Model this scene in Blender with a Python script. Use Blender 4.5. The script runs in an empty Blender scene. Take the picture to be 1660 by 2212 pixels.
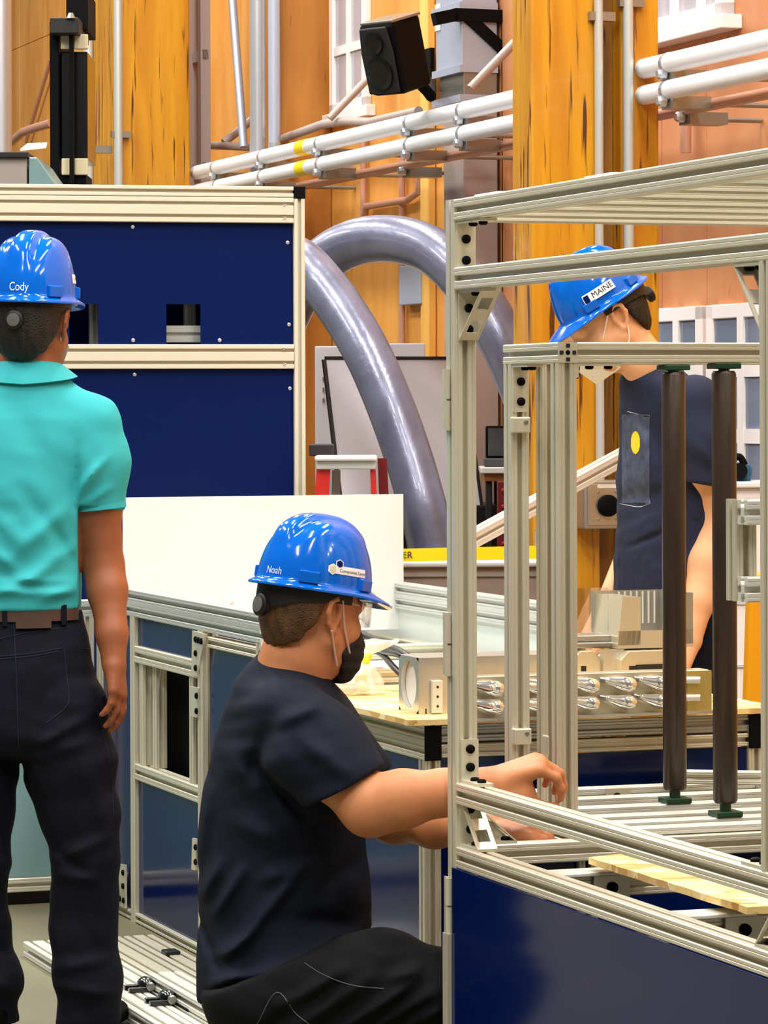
import bpy, bmesh, math, random
import numpy as np
from mathutils import Vector, Matrix

random.seed(7)
SC = bpy.context.scene
COL = SC.collection

# ------------------------------------------------------------------ camera
F = 7500.0                      # focal length in pixels of the 1660 x 2212 frame
CX, HY, ZC = 830.0, 880.0, 1.45  # principal column, horizon row, lens height
RHO = 0.0035                    # slight camera roll
cam_d = bpy.data.cameras.new('camera')
cam = bpy.data.objects.new('camera', cam_d)
COL.objects.link(cam)
cam_d.sensor_fit = 'VERTICAL'
cam_d.sensor_height = 36.0
cam_d.lens = F / 2212.0 * 36.0
cam_d.shift_y = -(1106.0 - HY) / 2212.0
cam_d.clip_end = 200
cam.location = (0, 0, ZC)
cam.rotation_euler = (Matrix.Rotation(math.radians(90), 4, 'X') @ Matrix.Rotation(-RHO, 4, 'Z')).to_euler()
SC.camera = cam

# ------------------------------------------------------------------ light
world = bpy.data.worlds.new('world')
SC.world = world
world.use_nodes = True
wb = world.node_tree.nodes['Background']
wb.inputs[0].default_value = (1.0, 0.97, 0.92, 1)
wb.inputs[1].default_value = 0.14

def area(name, loc, size, power, col=(1, 0.96, 0.88), aim=None):
    d = bpy.data.lights.new(name, 'AREA')
    d.shape = 'RECTANGLE'
    d.size, d.size_y = size
    d.energy = power
    d.color = col
    o = bpy.data.objects.new(name, d)
    COL.objects.link(o)
    o.location = loc
    if aim is not None:
        o.rotation_euler = (Vector(aim) - Vector(loc)).to_track_quat('-Z', 'Y').to_euler()
    return o

# linear high-bay lamps hanging under the hall roof
for iy, y in enumerate((2.5, 6.3, 10.1, 14.0, 18.0)):
    for ix, x in enumerate((-4.2, -1.3, 1.6, 4.5)):
        area('ceiling_lamp', (x - 0.35 * (y - 8), y, 6.2), (0.24, 2.6), 185, (1, 0.97, 0.92))
SC.view_settings.view_transform = 'Standard'
SC.view_settings.look = 'None'
SC.view_settings.gamma = 1.0
SC.view_settings.use_curve_mapping = False
SC.view_settings.exposure = -0.02

# ------------------------------------------------------------------ geometry helpers
A2 = Vector((-0.3309, 0.9437))      # along the long machines, away from the lens
B2 = Vector((0.9437, 0.3309))       # across them, to the right
A = Vector((A2.x, A2.y, 0)); B = Vector((B2.x, B2.y, 0)); UP = Vector((0, 0, 1))

def P(px, py, Y):
    dx, dy = px - CX, HY - py
    xc = dx + RHO * dy
    zc = dy - RHO * dx
    return Vector((xc * Y / F, Y, ZC + zc * Y / F))

def PL(px, py, p0, d, off=0.0):
    """point seen at px,py on the vertical plane through p0 along d (2D)"""
    n = Vector((d[1], -d[0])).normalized()
    r = P(px, py, 1.0)
    q = Vector((p0[0], p0[1])) + n * off
    t = q.dot(n) / (r.x * n.x + r.y * n.y)
    return Vector((r.x * t, t, ZC + (r.z - ZC) * t))

def PZ(px, py, z):
    r = P(px, py, 1.0)
    t = (z - ZC) / (r.z - ZC)
    return Vector((r.x * t, t, z))

def lin(c):
    return tuple(((v / 255.0) / 12.92 if v <= 10 else (((v / 255.0) + 0.055) / 1.055) ** 2.4) for v in c)

OFF = {}

def thing(name, label, cat, loc=(0, 0, 0), group=None):
    o = bpy.data.objects.new(name, None)
    o.empty_display_size = 0.05
    COL.objects.link(o)
    o.location = loc
    o['label'] = label
    o['category'] = cat
    if group:
        o['group'] = group
    OFF[o.name] = Vector(loc)
    return o

def tag(o, label, cat, group=None, kind=None):
    if label: o['label'] = label
    if cat: o['category'] = cat
    if group: o['group'] = group
    if kind: o['kind'] = kind
    return o

class MB:
    def __init__(s):
        s.v = []; s.f = []
    def add(s, vs, fs):
        n = len(s.v)
        s.v.extend([tuple(v) for v in vs])
        s.f.extend([tuple(i + n for i in f) for f in fs])
        return s
    def box(s, o, x, y, z):
        """box from corner o with edge vectors x, y, z"""
        o, x, y, z = Vector(o), Vector(x), Vector(y), Vector(z)
        vs = [o, o + x, o + x + y, o + y, o + z, o + x + z, o + x + y + z, o + y + z]
        fs = [(3, 2, 1, 0), (4, 5, 6, 7), (0, 1, 5, 4), (1, 2, 6, 5), (2, 3, 7, 6), (3, 0, 4, 7)]
        if x.cross(y).dot(z) < 0:
            fs = [f[::-1] for f in fs]
        return s.add(vs, fs)
    def cbox(s, c, x, y, z):
        c, x, y, z = Vector(c), Vector(x), Vector(y), Vector(z)
        return s.box(c - (x + y + z) / 2, x, y, z)
    def prism(s, poly, d):
        """closed polygon of 3D points pushed along d"""
        d = Vector(d); n = len(poly)
        vs = [Vector(p) for p in poly] + [Vector(p) + d for p in poly]
        nrm = Vector((0, 0, 0))
        for i in range(n):
            nrm += Vector(poly[i]).cross(Vector(poly[(i + 1) % n]))
        fs = [tuple(range(n)), tuple(range(2 * n - 1, n - 1, -1))]
        fs += [(i, n + i, n + (i + 1) % n, (i + 1) % n) for i in range(n)]
        if nrm.dot(d) > 0:
            fs = [f[::-1] for f in fs]
        return s.add(vs, fs)
    def tube(s, pts, r, n=12, cap=True):
        pts = [Vector(p) for p in pts]
        m = len(pts)
        rs = r if isinstance(r, (list, tuple)) else [r] * m
        t0 = (pts[1] - pts[0]).normalized()
        u = t0.orthogonal().normalized()
        vs = []
        for i, p in enumerate(pts):
            t = (pts[min(i + 1, m - 1)] - pts[max(i - 1, 0)]).normalized()
            u = (u - t * u.dot(t)).normalized()
            w = t.cross(u)
            for k in range(n):
                a = 2 * math.pi * k / n
                vs.append(p + (u * math.cos(a) + w * math.sin(a)) * rs[i])
        fs = []
        for i in range(m - 1):
            for k in range(n):
                k2 = (k + 1) % n
                fs.append((i * n + k, i * n + k2, (i + 1) * n + k2, (i + 1) * n + k))
        if cap:
            fs.append(tuple(range(n - 1, -1, -1)))
            fs.append(tuple((m - 1) * n + k for k in range(n)))
        return s.add(vs, fs)
    def disc(s, c, nrm, r, h, n=14, bev=0.25):
        """low round head (bolt, knob) standing h along nrm"""
        nrm = Vector(nrm).normalized(); c = Vector(c)
        return s.tube([c, c + nrm * h * (1 - bev), c + nrm * h], [r, r, r * (1 - bev)], n)
    def build(s, name, mat, parent=None, smooth=False, bevel=0.0, sharp=40):
        off = Vector((0, 0, 0))
        if parent is not None:
            off = OFF[parent.name]
        me = bpy.data.meshes.new(name)
        me.from_pydata([(v[0] - off[0], v[1] - off[1], v[2] - off[2]) for v in s.v], [], s.f)
        me.update()
        o = bpy.data.objects.new(name, me)
        COL.objects.link(o)
        me.materials.append(mat)
        if parent is not None:
            o.parent = parent
        OFF[o.name] = off
        if bevel:
            b = o.modifiers.new('bevel', 'BEVEL')
            b.width = bevel; b.segments = 2; b.limit_method = 'ANGLE'; b.angle_limit = math.radians(40)
        if smooth:
            for p in me.polygons: p.use_smooth = True
            me.set_sharp_from_angle(angle=math.radians(sharp))
        return o

def crom(pts, n=8):
    """smooth curve through points"""
    pts = [Vector(p) for p in pts]
    q = [pts[0] * 2 - pts[1]] + pts + [pts[-1] * 2 - pts[-2]]
    out = []
    for i in range(1, len(q) - 2):
        for k in range(n):
            t = k / n
            a, b, c, d = q[i - 1], q[i], q[i + 1], q[i + 2]
            out.append(0.5 * ((2 * b) + (c - a) * t + (2 * a - 5 * b + 4 * c - d) * t * t + (3 * b - a - 3 * c + d) * t ** 3))
    out.append(pts[-1])
    return out

def section(w, h, nw, nh, vg=True):
    """outline of a T-slot extrusion, w x h with nw / nh slots"""
    def side(L, n):
        c = 0.0022; pts = [(c, 0)]
        pitch = L / n
        for i in range(n):
            m = (i + 0.5) * pitch
            g = pitch * 0.31
            if vg: pts += [(m - g - .0012, 0), (m - g, .0014), (m - g + .0012, 0)]
            pts += [(m - .0066, 0), (m - .0052, .0018), (m - .0052, .0045), (m - .0088, .0045), (m - .0052, .0135), (m + .0052, .0135), (m + .0088, .0045), (m + .0052, .0045), (m + .0052, .0018), (m + .0066, 0)]
            if vg: pts += [(m + g - .0012, 0), (m + g, .0014), (m + g + .0012, 0)]
        pts.append((L - c, 0))
        return pts
    out = []
    out += [(-w / 2 + t, -h / 2 + d) for t, d in side(w, nw)]
    out += [(w / 2 - d, -h / 2 + t) for t, d in side(h, nh)]
    out += [(w / 2 - t, h / 2 - d) for t, d in side(w, nw)]
    out += [(-w / 2 + d, h / 2 - t) for t, d in side(h, nh)]
    return out

def rail_mb(mb, p0, p1, up, w=.04, h=.04, nw=1, nh=1, vg=True):
    p0, p1 = Vector(p0), Vector(p1)
    d = (p1 - p0).normalized()
    up = Vector(up); up = (up - d * up.dot(d)).normalized()
    sd = d.cross(up)
    sec = section(w, h, nw, nh, vg)
    n = len(sec)
    vs = [p0 + sd * x + up * y for x, y in sec] + [p1 + sd * x + up * y for x, y in sec]
    fs = [tuple(range(n)), tuple(range(2 * n - 1, n - 1, -1))]
    fs += [(i, n + i, n + (i + 1) % n, (i + 1) % n) for i in range(n)]
    if True:
        fs = [f for f in fs]
    return mb.add(vs, fs)

def rail(name, parent, p0, p1, up, w=.04, h=.04, nw=1, nh=1, mat=None):
    mb = MB(); rail_mb(mb, p0, p1, up, w, h, nw, nh, mat is not M['cream'])
    return mb.build(name, mat or M['alu'], parent)

# ------------------------------------------------------------------ materials
M = {}

def nodes(m):
    m.use_nodes = True
    nt = m.node_tree
    return nt, nt.nodes['Principled BSDF']

def mat(key, rgb, rough=.5, metal=0.0, coat=0.0, spec=0.5, bump=0.0, bscale=200, vary=0.0, vscale=(6, 6, 6), trans=0.0, alpha=1.0, sss=0.0, ior=1.45):
    m = bpy.data.materials.new(key)
    nt, b = nodes(m)
    c = lin(rgb)
    b.inputs['Base Color'].default_value = (*c, 1)
    b.inputs['Roughness'].default_value = rough
    b.inputs['Metallic'].default_value = metal
    b.inputs['Coat Weight'].default_value = coat
    b.inputs['Coat Roughness'].default_value = 0.04
    b.inputs['Specular IOR Level'].default_value = spec
    b.inputs['Transmission Weight'].default_value = trans
    b.inputs['Alpha'].default_value = alpha
    b.inputs['IOR'].default_value = ior
    if sss:
        b.inputs['Subsurface Weight'].default_value = sss
        b.inputs['Subsurface Radius'].default_value = (0.012, 0.005, 0.003)
        b.inputs['Subsurface Scale'].default_value = 1.0
    tc = nt.nodes.new('ShaderNodeTexCoord')
    if vary:
        mp = nt.nodes.new('ShaderNodeMapping'); mp.inputs['Scale'].default_value = vscale
        nz = nt.nodes.new('ShaderNodeTexNoise'); nz.inputs['Scale'].default_value = 1.0; nz.inputs['Detail'].default_value = 4
        rp = nt.nodes.new('ShaderNodeValToRGB')
        rp.color_ramp.elements[0].position = .3; rp.color_ramp.elements[1].position = .7
        rp.color_ramp.elements[0].color = (*[x * (1 - vary) for x in c], 1)
        rp.color_ramp.elements[1].color = (*[min(1, x * (1 + vary * .6)) for x in c], 1)
        nt.links.new(tc.outputs['Object'], mp.inputs[0]); nt.links.new(mp.outputs[0], nz.inputs['Vector'])
        nt.links.new(nz.outputs[0], rp.inputs[0]); nt.links.new(rp.outputs[0], b.inputs['Base Color'])
    if bump:
        nz = nt.nodes.new('ShaderNodeTexNoise'); nz.inputs['Scale'].default_value = bscale; nz.inputs['Detail'].default_value = 3
        bp = nt.nodes.new('ShaderNodeBump'); bp.inputs['Strength'].default_value = bump; bp.inputs['Distance'].default_value = .01
        nt.links.new(tc.outputs['Object'], nz.inputs['Vector'])
        nt.links.new(nz.outputs[0], bp.inputs['Height']); nt.links.new(bp.outputs[0], b.inputs['Normal'])
    M[key] = m
    return m

def wood(key, light, dark, crack, stretch=(9, 9, .8), crackamt=.62, rough=.45, coat=.0):
    m = bpy.data.materials.new(key)
    nt, b = nodes(m); N = nt.nodes; L = nt.links
    tc = N.new('ShaderNodeTexCoord')
    mp = N.new('ShaderNodeMapping'); mp.inputs['Scale'].default_value = stretch
    nz = N.new('ShaderNodeTexNoise'); nz.inputs['Scale'].default_value = 1.6; nz.inputs['Detail'].default_value = 6; nz.inputs['Distortion'].default_value = .6
    rp = N.new('ShaderNodeValToRGB'); e = rp.color_ramp.elements
    e[0].position = .32; e[1].position = .66
    e[0].color = (*lin(dark), 1); e[1].color = (*lin(light), 1)
    L.new(tc.outputs['Object'], mp.inputs[0]); L.new(mp.outputs[0], nz.inputs['Vector']); L.new(nz.outputs[0], rp.inputs[0])
    mp2 = N.new('ShaderNodeMapping'); mp2.inputs['Scale'].default_value = (stretch[0] * 4.2, stretch[1] * 4.2, stretch[2] * 2.6)
    n2 = N.new('ShaderNodeTexNoise'); n2.inputs['Scale'].default_value = 1.5; n2.inputs['Detail'].default_value = 3; n2.inputs['Distortion'].default_value = .3
    r2 = N.new('ShaderNodeValToRGB'); e2 = r2.color_ramp.elements
    e2[0].position = crackamt; e2[1].position = crackamt + .08; e2[0].color = (0, 0, 0, 1); e2[1].color = (1, 1, 1, 1)
    L.new(tc.outputs['Object'], mp2.inputs[0]); L.new(mp2.outputs[0], n2.inputs['Vector']); L.new(n2.outputs[0], r2.inputs[0])
    mx = N.new('ShaderNodeMix'); mx.data_type = 'RGBA'
    L.new(r2.outputs[0], mx.inputs['Factor']); L.new(rp.outputs[0], mx.inputs['A']); mx.inputs['B'].default_value = (*lin(crack), 1)
    L.new(mx.outputs['Result'], b.inputs['Base Color'])
    b.inputs['Roughness'].default_value = rough
    b.inputs['Coat Weight'].default_value = coat
    M[key] = m
    return m

def osb(key, pal):
    m = bpy.data.materials.new(key)
    nt, b = nodes(m); N = nt.nodes; L = nt.links
    tc = N.new('ShaderNodeTexCoord')
    def layer(rot, sc):
        mp = N.new('ShaderNodeMapping'); mp.inputs['Rotation'].default_value = (0, 0, rot); mp.inputs['Scale'].default_value = sc
        nz = N.new('ShaderNodeTexNoise'); nz.inputs['Scale'].default_value = 3; nz.inputs['Detail'].default_value = 2
        ad = N.new('ShaderNodeVectorMath'); ad.operation = 'MULTIPLY_ADD'
        ad.inputs[1].default_value = (.5, .5, .5)
        vo = N.new('ShaderNodeTexVoronoi'); vo.inputs['Scale'].default_value = 1.0
        L.new(tc.outputs['Object'], mp.inputs[0]); L.new(mp.outputs[0], nz.inputs['Vector'])
        L.new(nz.outputs['Color'], ad.inputs[0]); L.new(mp.outputs[0], ad.inputs[2]); L.new(ad.outputs[0], vo.inputs['Vector'])
        rp = N.new('ShaderNodeValToRGB'); rp.color_ramp.interpolation = 'LINEAR'
        el = rp.color_ramp.elements
        el[0].position = 0; el[0].color = (*lin(pal[0]), 1); el[1].position = 1; el[1].color = (*lin(pal[-1]), 1)
        for i, c in enumerate(pal[1:-1]):
            x = el.new((i + 1) / (len(pal) - 1)); x.color = (*lin(c), 1)
        L.new(vo.outputs['Color'], rp.inputs[0])
        return rp, vo
    r1, v1 = layer(.5, (8, 24, 20)); r2, v2 = layer(-.9, (7, 20, 20))
    n3 = N.new('ShaderNodeTexNoise'); n3.inputs['Scale'].default_value = 11
    L.new(tc.outputs['Object'], n3.inputs['Vector'])
    r3 = N.new('ShaderNodeValToRGB'); r3.color_ramp.elements[0].position = .47; r3.color_ramp.elements[1].position = .53
    L.new(n3.outputs[0], r3.inputs[0])
    mx = N.new('ShaderNodeMix'); mx.data_type = 'RGBA'
    L.new(r3.outputs[0], mx.inputs['Factor']); L.new(r1.outputs[0], mx.inputs['A']); L.new(r2.outputs[0], mx.inputs['B'])
    L.new(mx.outputs['Result'], b.inputs['Base Color'])
    b.inputs['Roughness'].default_value = .7
    M[key] = m
    return m

mat('alu', (217, 211, 190), rough=.36, metal=.45, spec=.5)
mat('alu_white', (224, 223, 212), rough=.32, metal=.3, spec=.5)
mat('alu_cool', (200, 203, 198), rough=.32, metal=.45, spec=.6)
mat('alu_grey', (176, 174, 166), rough=.3, metal=.75)
mat('cream', (214, 207, 186), rough=.45, metal=.05)
mat('navy', (2, 22, 74), rough=.12, spec=.28)
mat('navy_far', (2, 24, 80), rough=.3, spec=.2)
mat('black', (5, 5, 6), rough=.65, spec=.12)
mat('black_gloss', (10, 10, 11), rough=.2, coat=.4)
mat('dark', (20, 17, 15), rough=.6)
mat('white_board', (226, 225, 221), rough=.55, spec=.3)
mat('white_pipe', (238, 238, 240), rough=.35)
mat('white_paint', (236, 230, 228), rough=.5)
mat('copper', (202, 152, 128), rough=.35, metal=.3)
mat('silver', (196, 198, 204), rough=.28, metal=.6)
mat('duct_blue', (176, 184, 202), rough=.4, metal=.35)
mat('duct_grey', (172, 158, 152), rough=.5, metal=.2)
mat('zinc', (150, 148, 140), rough=.3, metal=.7)
mat('grey_paint', (196, 194, 200), rough=.5)
mat('grey_mid', (150, 142, 136), rough=.55)
mat('grey_dark', (70, 70, 74), rough=.5)
mat('grey_warm', (150, 132, 122), rough=.7, vary=.12)
mat('teal_panel', (116, 146, 146), rough=.25, spec=.4)
mat('red', (196, 34, 24), rough=.4)
mat('red_dark', (110, 20, 20), rough=.5)
mat('tape_yellow', (250, 216, 10), rough=.4)
mat('ink', (25, 22, 16), rough=.6)
mat('yellow_paint', (240, 160, 10), rough=.4)
mat('tool_blue', (24, 92, 130), rough=.4)
mat('pane', (176, 172, 180), rough=.12, spec=.7)
mat('pane_dark', (120, 130, 150), rough=.1, spec=.7)
mat('roller', (62, 50, 40), rough=.3, metal=.25, spec=.6)
mat('green_clip', (16, 58, 32), rough=.4)
mat('helmet', (0, 96, 200), rough=.12, coat=.25, spec=.45)
mat('helmet_text', (225, 238, 255), rough=.4)
mat('sticker', (240, 236, 236), rough=.35)
mat('skin_warm', (206, 136, 92), rough=.5, sss=.12, spec=.35, bump=.03, bscale=350, vary=.08, vscale=(18, 18, 18))
mat('skin_tan', (150, 88, 56), rough=.5, sss=.1, spec=.35, bump=.03, bscale=350, vary=.1, vscale=(18, 18, 18))
mat('skin_pale', (222, 164, 120), rough=.5, sss=.12, spec=.35, bump=.03, bscale=350, vary=.06, vscale=(18, 18, 18))
mat('hair_brown', (92, 60, 28), rough=.55, bump=.5, bscale=260, vary=.45, vscale=(60, 60, 25))
mat('hair_dark', (22, 14, 8), rough=.55, bump=.5, bscale=260, vary=.4, vscale=(60, 60, 25))
mat('polo', (56, 170, 176), rough=.8, spec=.25, bump=.06, bscale=700)
mat('tee_navy', (15, 22, 37), rough=.85, spec=.25, bump=.08, bscale=500)
mat('tee_slate', (36, 40, 60), rough=.85, spec=.25, bump=.08, bscale=500)
mat('tee_print', (66, 72, 92), rough=.8, vary=.5, vscale=(40, 40, 40))
mat('print_yellow', (250, 205, 30), rough=.7)
mat('jeans', (9, 12, 26), rough=.85, spec=.25, bump=.12, bscale=420, vary=.25, vscale=(25, 25, 8))
mat('trousers', (11, 13, 17), rough=.85, spec=.25, bump=.1, bscale=420)
mat('leather', (78, 56, 44), rough=.5, vary=.2)
mat('mask_black', (18, 17, 18), rough=.7)
mat('mask_white', (232, 222, 205), rough=.75)
mat('strap', (218, 180, 160), rough=.7)
mat('band', (14, 12, 12), rough=.5)
mat('knob_grey', (92, 90, 88), rough=.5)
mat('eye', (236, 232, 228), rough=.2)
mat('floor', (116, 111, 88), rough=.4, spec=.4, vary=.1, vscale=(1.5, 1.5, 1.5))
mat('tray_metal', (214, 204, 176), rough=.22, metal=.6)
mat('block_alu', (214, 210, 202), rough=.26, metal=.8)
mat('brass_plate', (206, 186, 110), rough=.3, metal=.6)
mat('bulb', (250, 248, 242), rough=.08, metal=.85)
mat('rubber', (16, 16, 16), rough=.4)
mat('clear', (245, 248, 250), rough=.03, trans=1.0, ior=1.1, alpha=.35)
mat('bag', (250, 250, 240), rough=.15, alpha=.4, spec=.9)
mat('bag_yellow', (238, 240, 60), rough=.3, alpha=.8)
mat('card', (206, 196, 160), rough=.7)
mat('frosted', (214, 222, 216), rough=.35, alpha=.85)
mat('leather_dark', (26, 23, 22), rough=.5)
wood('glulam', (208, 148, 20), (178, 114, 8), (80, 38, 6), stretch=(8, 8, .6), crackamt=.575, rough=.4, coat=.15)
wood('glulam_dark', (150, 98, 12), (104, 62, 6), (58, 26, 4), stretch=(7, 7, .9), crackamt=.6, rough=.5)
wood('plywood', (226, 162, 80), (206, 136, 52), (178, 108, 36), stretch=(3, 3, .7), crackamt=.7, rough=.5)
wood('plywood_pink', (208, 144, 96), (190, 120, 72), (170, 100, 56), stretch=(2, 2, 1.2), crackamt=.72, rough=.5)
wood('pier', (186, 122, 46), (158, 96, 28), (116, 66, 18), stretch=(5, 5, .7), crackamt=.68, rough=.5)
wood('stud', (240, 190, 98), (222, 164, 70), (190, 128, 44), stretch=(6, 6, .6), crackamt=.7, rough=.55)
osb('osb', [(212, 162, 82), (244, 214, 142), (188, 136, 62), (250, 230, 174), (226, 186, 106)])
# ------------------------------------------------------------------ hall shell
W0 = Vector((0.523, 14.0))          # a point of the back wall, which runs along A2
def W(px, py, off=0.0):
    return PL(px, py, W0, A2, -off)
def wall_s(px, off=0.0):
    p = W(px, 700, off)
    return (Vector((p.x, p.y)) - W0).dot(A2)
def WS(s, z, off=0.0):
    return Vector((W0.x + A2.x * s - B2.x * off, W0.y + A2.y * s - B2.y * off, z))

fl = MB().box((-16, -3, -.05), (26, 0, 0), (0, 44, 0), (0, 0, .05)).build('floor', M['floor'])
tag(fl, None, None, kind='structure')
wl = MB().box(WS(-9, 0), A * 36, B * .15, UP * 7.2).build('wall_back', M['plywood'])
tag(wl, None, None, kind='structure')
# plywood sheets on the wall, each with its own joint
s0 = -3.2
sheet = 0
edges_s = [-3.2, -1.9, wall_s(1428) - .05, .35, 1.45, 2.6, 3.7, 4.9, 6.1, 7.3, 8.5, 9.7, 10.9, 12.1, 13.3, 14.5, 15.7, 16.9, 18.1, 19.3]
for i in range(len(edges_s) - 1):
    for (z0, z1) in ((.1, 1.3), (1.303, 2.52), (2.523, 3.74), (3.743, 4.96), (4.963, 6.1)):
        a0, a1 = edges_s[i] + .002, edges_s[i + 1] - .002
        MB().box(WS(a0, z0, 0), A * (a1 - a0), B * -.016, UP * (z1 - z0)).build('panel', M['plywood_pink' if i < 3 else 'plywood'], wl, bevel=.003)

# window high on the left part of the wall
def wall_window(name, px0, px1, py0, py1, cols, rows, pane, fw=.07, mw=.05, bth=.05):
    s_a, s_b = wall_s(px0), wall_s(px1)
    z1, z0 = W(px0, py0).z, W(px1, py1).z
    fr = MB()
    L = s_a - s_b
    def bar(s, z, ls, lz, th=bth):
        fr.box(WS(s, z, .016), A * ls, B * -th, UP * lz)
    bar(s_b, z0, L, fw); bar(s_b, z1 - fw, L, fw); bar(s_b, z0, fw * 1.2, z1 - z0); bar(s_a - fw * 1.2, z0, fw * 1.2, z1 - z0)
    bar(s_b - .06, z0 - .05, L + .12, .05, bth * 1.6)
    root = fr.build(name, M['white_paint'], bevel=.004)
    tag(root, None, None, kind='structure')
    for c in range(1, cols):
        MB().box(WS(s_b + L * c / cols - mw / 2, z0, .018), A * mw, B * (.4 * -bth - .012), UP * (z1 - z0)).build('muntin', M['white_paint'], root)
    for r in range(1, rows):
        MB().box(WS(s_b, z0 + (z1 - z0) * r / rows - mw / 2, .02), A * L, B * (.4 * -bth - .008), UP * mw).build('muntin', M['white_paint'], root)
    for c in range(cols):
        for r in range(rows):
            MB().box(WS(s_b + L * c / cols + .02, z0 + (z1 - z0) * r / rows + .02, .018), A * (L / cols - .04), B * -.012, UP * ((z1 - z0) / rows - .04)).build('pane', M[pane], root)
    return root
wall_window('window_1', 733, 812, -150, 228, 2, 3, 'pane', .045, .04, .03)
wall_window('window_2', 1426, 1600, -220, 34, 3, 2, 'pane', .05, .04)
wall_window('window_3', 1426, 1538, 668, 1090, 2, 3, 'pane_dark', .05, .05, .022)
wall_window('window_4', 1546, 1700, 660, 1090, 2, 3, 'pane_dark', .05, .05, .022)

# timber piers and studs on the wall
def pier(name, px_l, px_r, depth, mat_, z0, z1, label, cat):
    """box standing out of the wall, near face between px_l (outer edge) and px_r (at the wall)"""
    s = wall_s(px_r)
    o = WS(s, z0, .016)
    r = P((px_l), 700, 1.0)
    # outer edge distance so that it lands on px_l
    best = min((abs((WS(s, 1, d).x / WS(s, 1, d).y) * F + CX - px_l), d) for d in [k * .005 for k in range(1, 160)])[1]
    return tag(MB().box(WS(s, z0, best), A * depth, B * (best - .018), UP * (z1 - z0)).build(name, M[mat_], bevel=.006), label, cat)
pier('timber_pier', 604, 726, .35, 'pier', 0.0, 6.0, 'wide brown timber pier on the back wall right of the twin silver ducts', 'pier')
pier('timber_stud', 926, 952, .1, 'stud', 0.0, 6.0, 'pale slender timber stud on the wall left of the grey square duct', 'stud')
pier('timber_pier', 414, 452, .3, 'pier', 0.0, 6.0, 'dim brown timber pier seen just right of the left glulam column', 'pier')

def wall_strip(name, px0, px1, py0, py1, off, th, mat_, label, cat):
    sb, sa = wall_s(px1, off), wall_s(px0, off)
    z1, z0 = W(px0, py0, off).z, W(px0, py1, off).z
    return tag(MB().box(WS(sb, z0, off), A * (sa - sb), B * -th, UP * (z1 - z0)).build(name, M[mat_], bevel=.004), label, cat)

# ------------------------------------------------------------------ glulam columns
def column(pxs, Yn, mats, label, split=None):
    """pxs: left of the A face, front edge, right of the B face"""
    c = P(pxs[1], 700, Yn); c.z = 0
    def b_to(px):
        return (PL(px, 700, (c.x, c.y), B2) - Vector((c.x, c.y, 0))).dot(B)
    def a_to(px):
        q = PL(px, 700, (c.x, c.y), A2); q.z = 0
        return (q - c).dot(A)
    dA = a_to(pxs[0]); wB = b_to(pxs[2])
    t = thing('timber_column', label, 'column', c)
    H = 6.2
    if split:
        b1, b2 = b_to(split[0]), b_to(split[1])
        MB().box(c, B * b1, A * dA, UP * H).build('lamination', M['glulam'], t, bevel=.008)
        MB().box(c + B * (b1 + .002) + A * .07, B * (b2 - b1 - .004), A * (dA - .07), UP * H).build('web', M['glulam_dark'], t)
        MB().box(c + B * b2, B * (wB - b2), A * dA, UP * H).build('lamination', M['glulam'], t, bevel=.008)
    else:
        MB().box(c, B * wB, A * dA, UP * H).build('lamination', M['glulam'], t, bevel=.008)
    return t, c, dA, wB
colR, cR, dR, wR = column((1108, 1150, 1426), 11.5, None, 'broad golden glulam column behind the man looking down, two conduits on its face', (1296, 1344))
colL, cL, dL, wL = column((200, 258, 412), 16.5, None, 'golden glulam column behind the tall navy cabinet, white conduit on it', None)

def conduit(name, px0, px1, c, off, r, label, py_bot=None, clips=()):
    q = PL((px0 + px1) / 2, 400, (c.x, c.y), B2) - A * off
    z0 = 0.05 if py_bot is None else PL((px0 + px1) / 2, py_bot, (c.x, c.y), B2).z
    t = thing(name, label, 'conduit', (q.x, q.y, z0))
    MB().tube([(q.x, q.y, z0), (q.x, q.y, 6.1)], r, 14).build('tube', M['alu_cool'], t, smooth=True)
    for z in clips:
        MB().cbox((q.x + .01, q.y + .012, z), B * .09, A * .03, UP * .03).build('clip', M['zinc'], t)
    return t
conduit('conduit', 1281, 1300, cR, .018, .015, 'white vertical conduit running down the broad column to the outlet box', 1040, (2.75,))
conduit('conduit', 1342, 1365, cR, .02, .018, 'thicker white conduit, the right one on the broad column', 960, (2.8,))
conduit('conduit', 244, 262, cL, .025, .021, 'white conduit strapped to the front of the left column', None, (2.75,))
q = cL + A * .05 - B * .135
tl = thing('conduit', 'white conduit beside the tall black machine at the left column edge', 'conduit', (q.x, q.y, .05))
MB().tube([(q.x, q.y, .05), (q.x, q.y, 6.1)], .022, 14).build('tube', M['alu_cool'], tl, smooth=True)
MB().cbox((q.x + .05, q.y, 2.68), B * .12, A * .04, UP * .035).build('clip', M['zinc'], tl)

# outlet box on the column
oc = PL(1296, 1090, (cR.x, cR.y), B2)
ob = thing('outlet_box', 'grey metal outlet box with round black socket on the timber column', 'electrical box', oc)
z1, z0 = PL(1296, 1036, (cR.x, cR.y), B2).z, PL(1296, 1140, (cR.x, cR.y), B2).z
x0 = (PL(1257, 1090, (cR.x, cR.y), B2) - oc).dot(B); x1 = (PL(1352, 1090, (cR.x, cR.y), B2) - oc).dot(B)
base = Vector((oc.x, oc.y, 0)) - B * .042; 
bx = MB().box(base + B * x0 - A * .12 + UP * z0, B * (x1 - x0), A * .118, UP * (z1 - z0)).build('housing', M['alu_grey'], ob, bevel=.006)
MB().box(base + B * (x0 + .012) - A * .125 + UP * (z0 + .012), B * (x1 - x0 - .024), A * .005, UP * (z1 - z0 - .024)).build('cover', M['alu_grey'], bx, bevel=.002)
sc_ = base + B * ((PL(1306, 1090, (cR.x, cR.y), B2) - oc).dot(B)) - A * .125 + UP * oc.z
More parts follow.
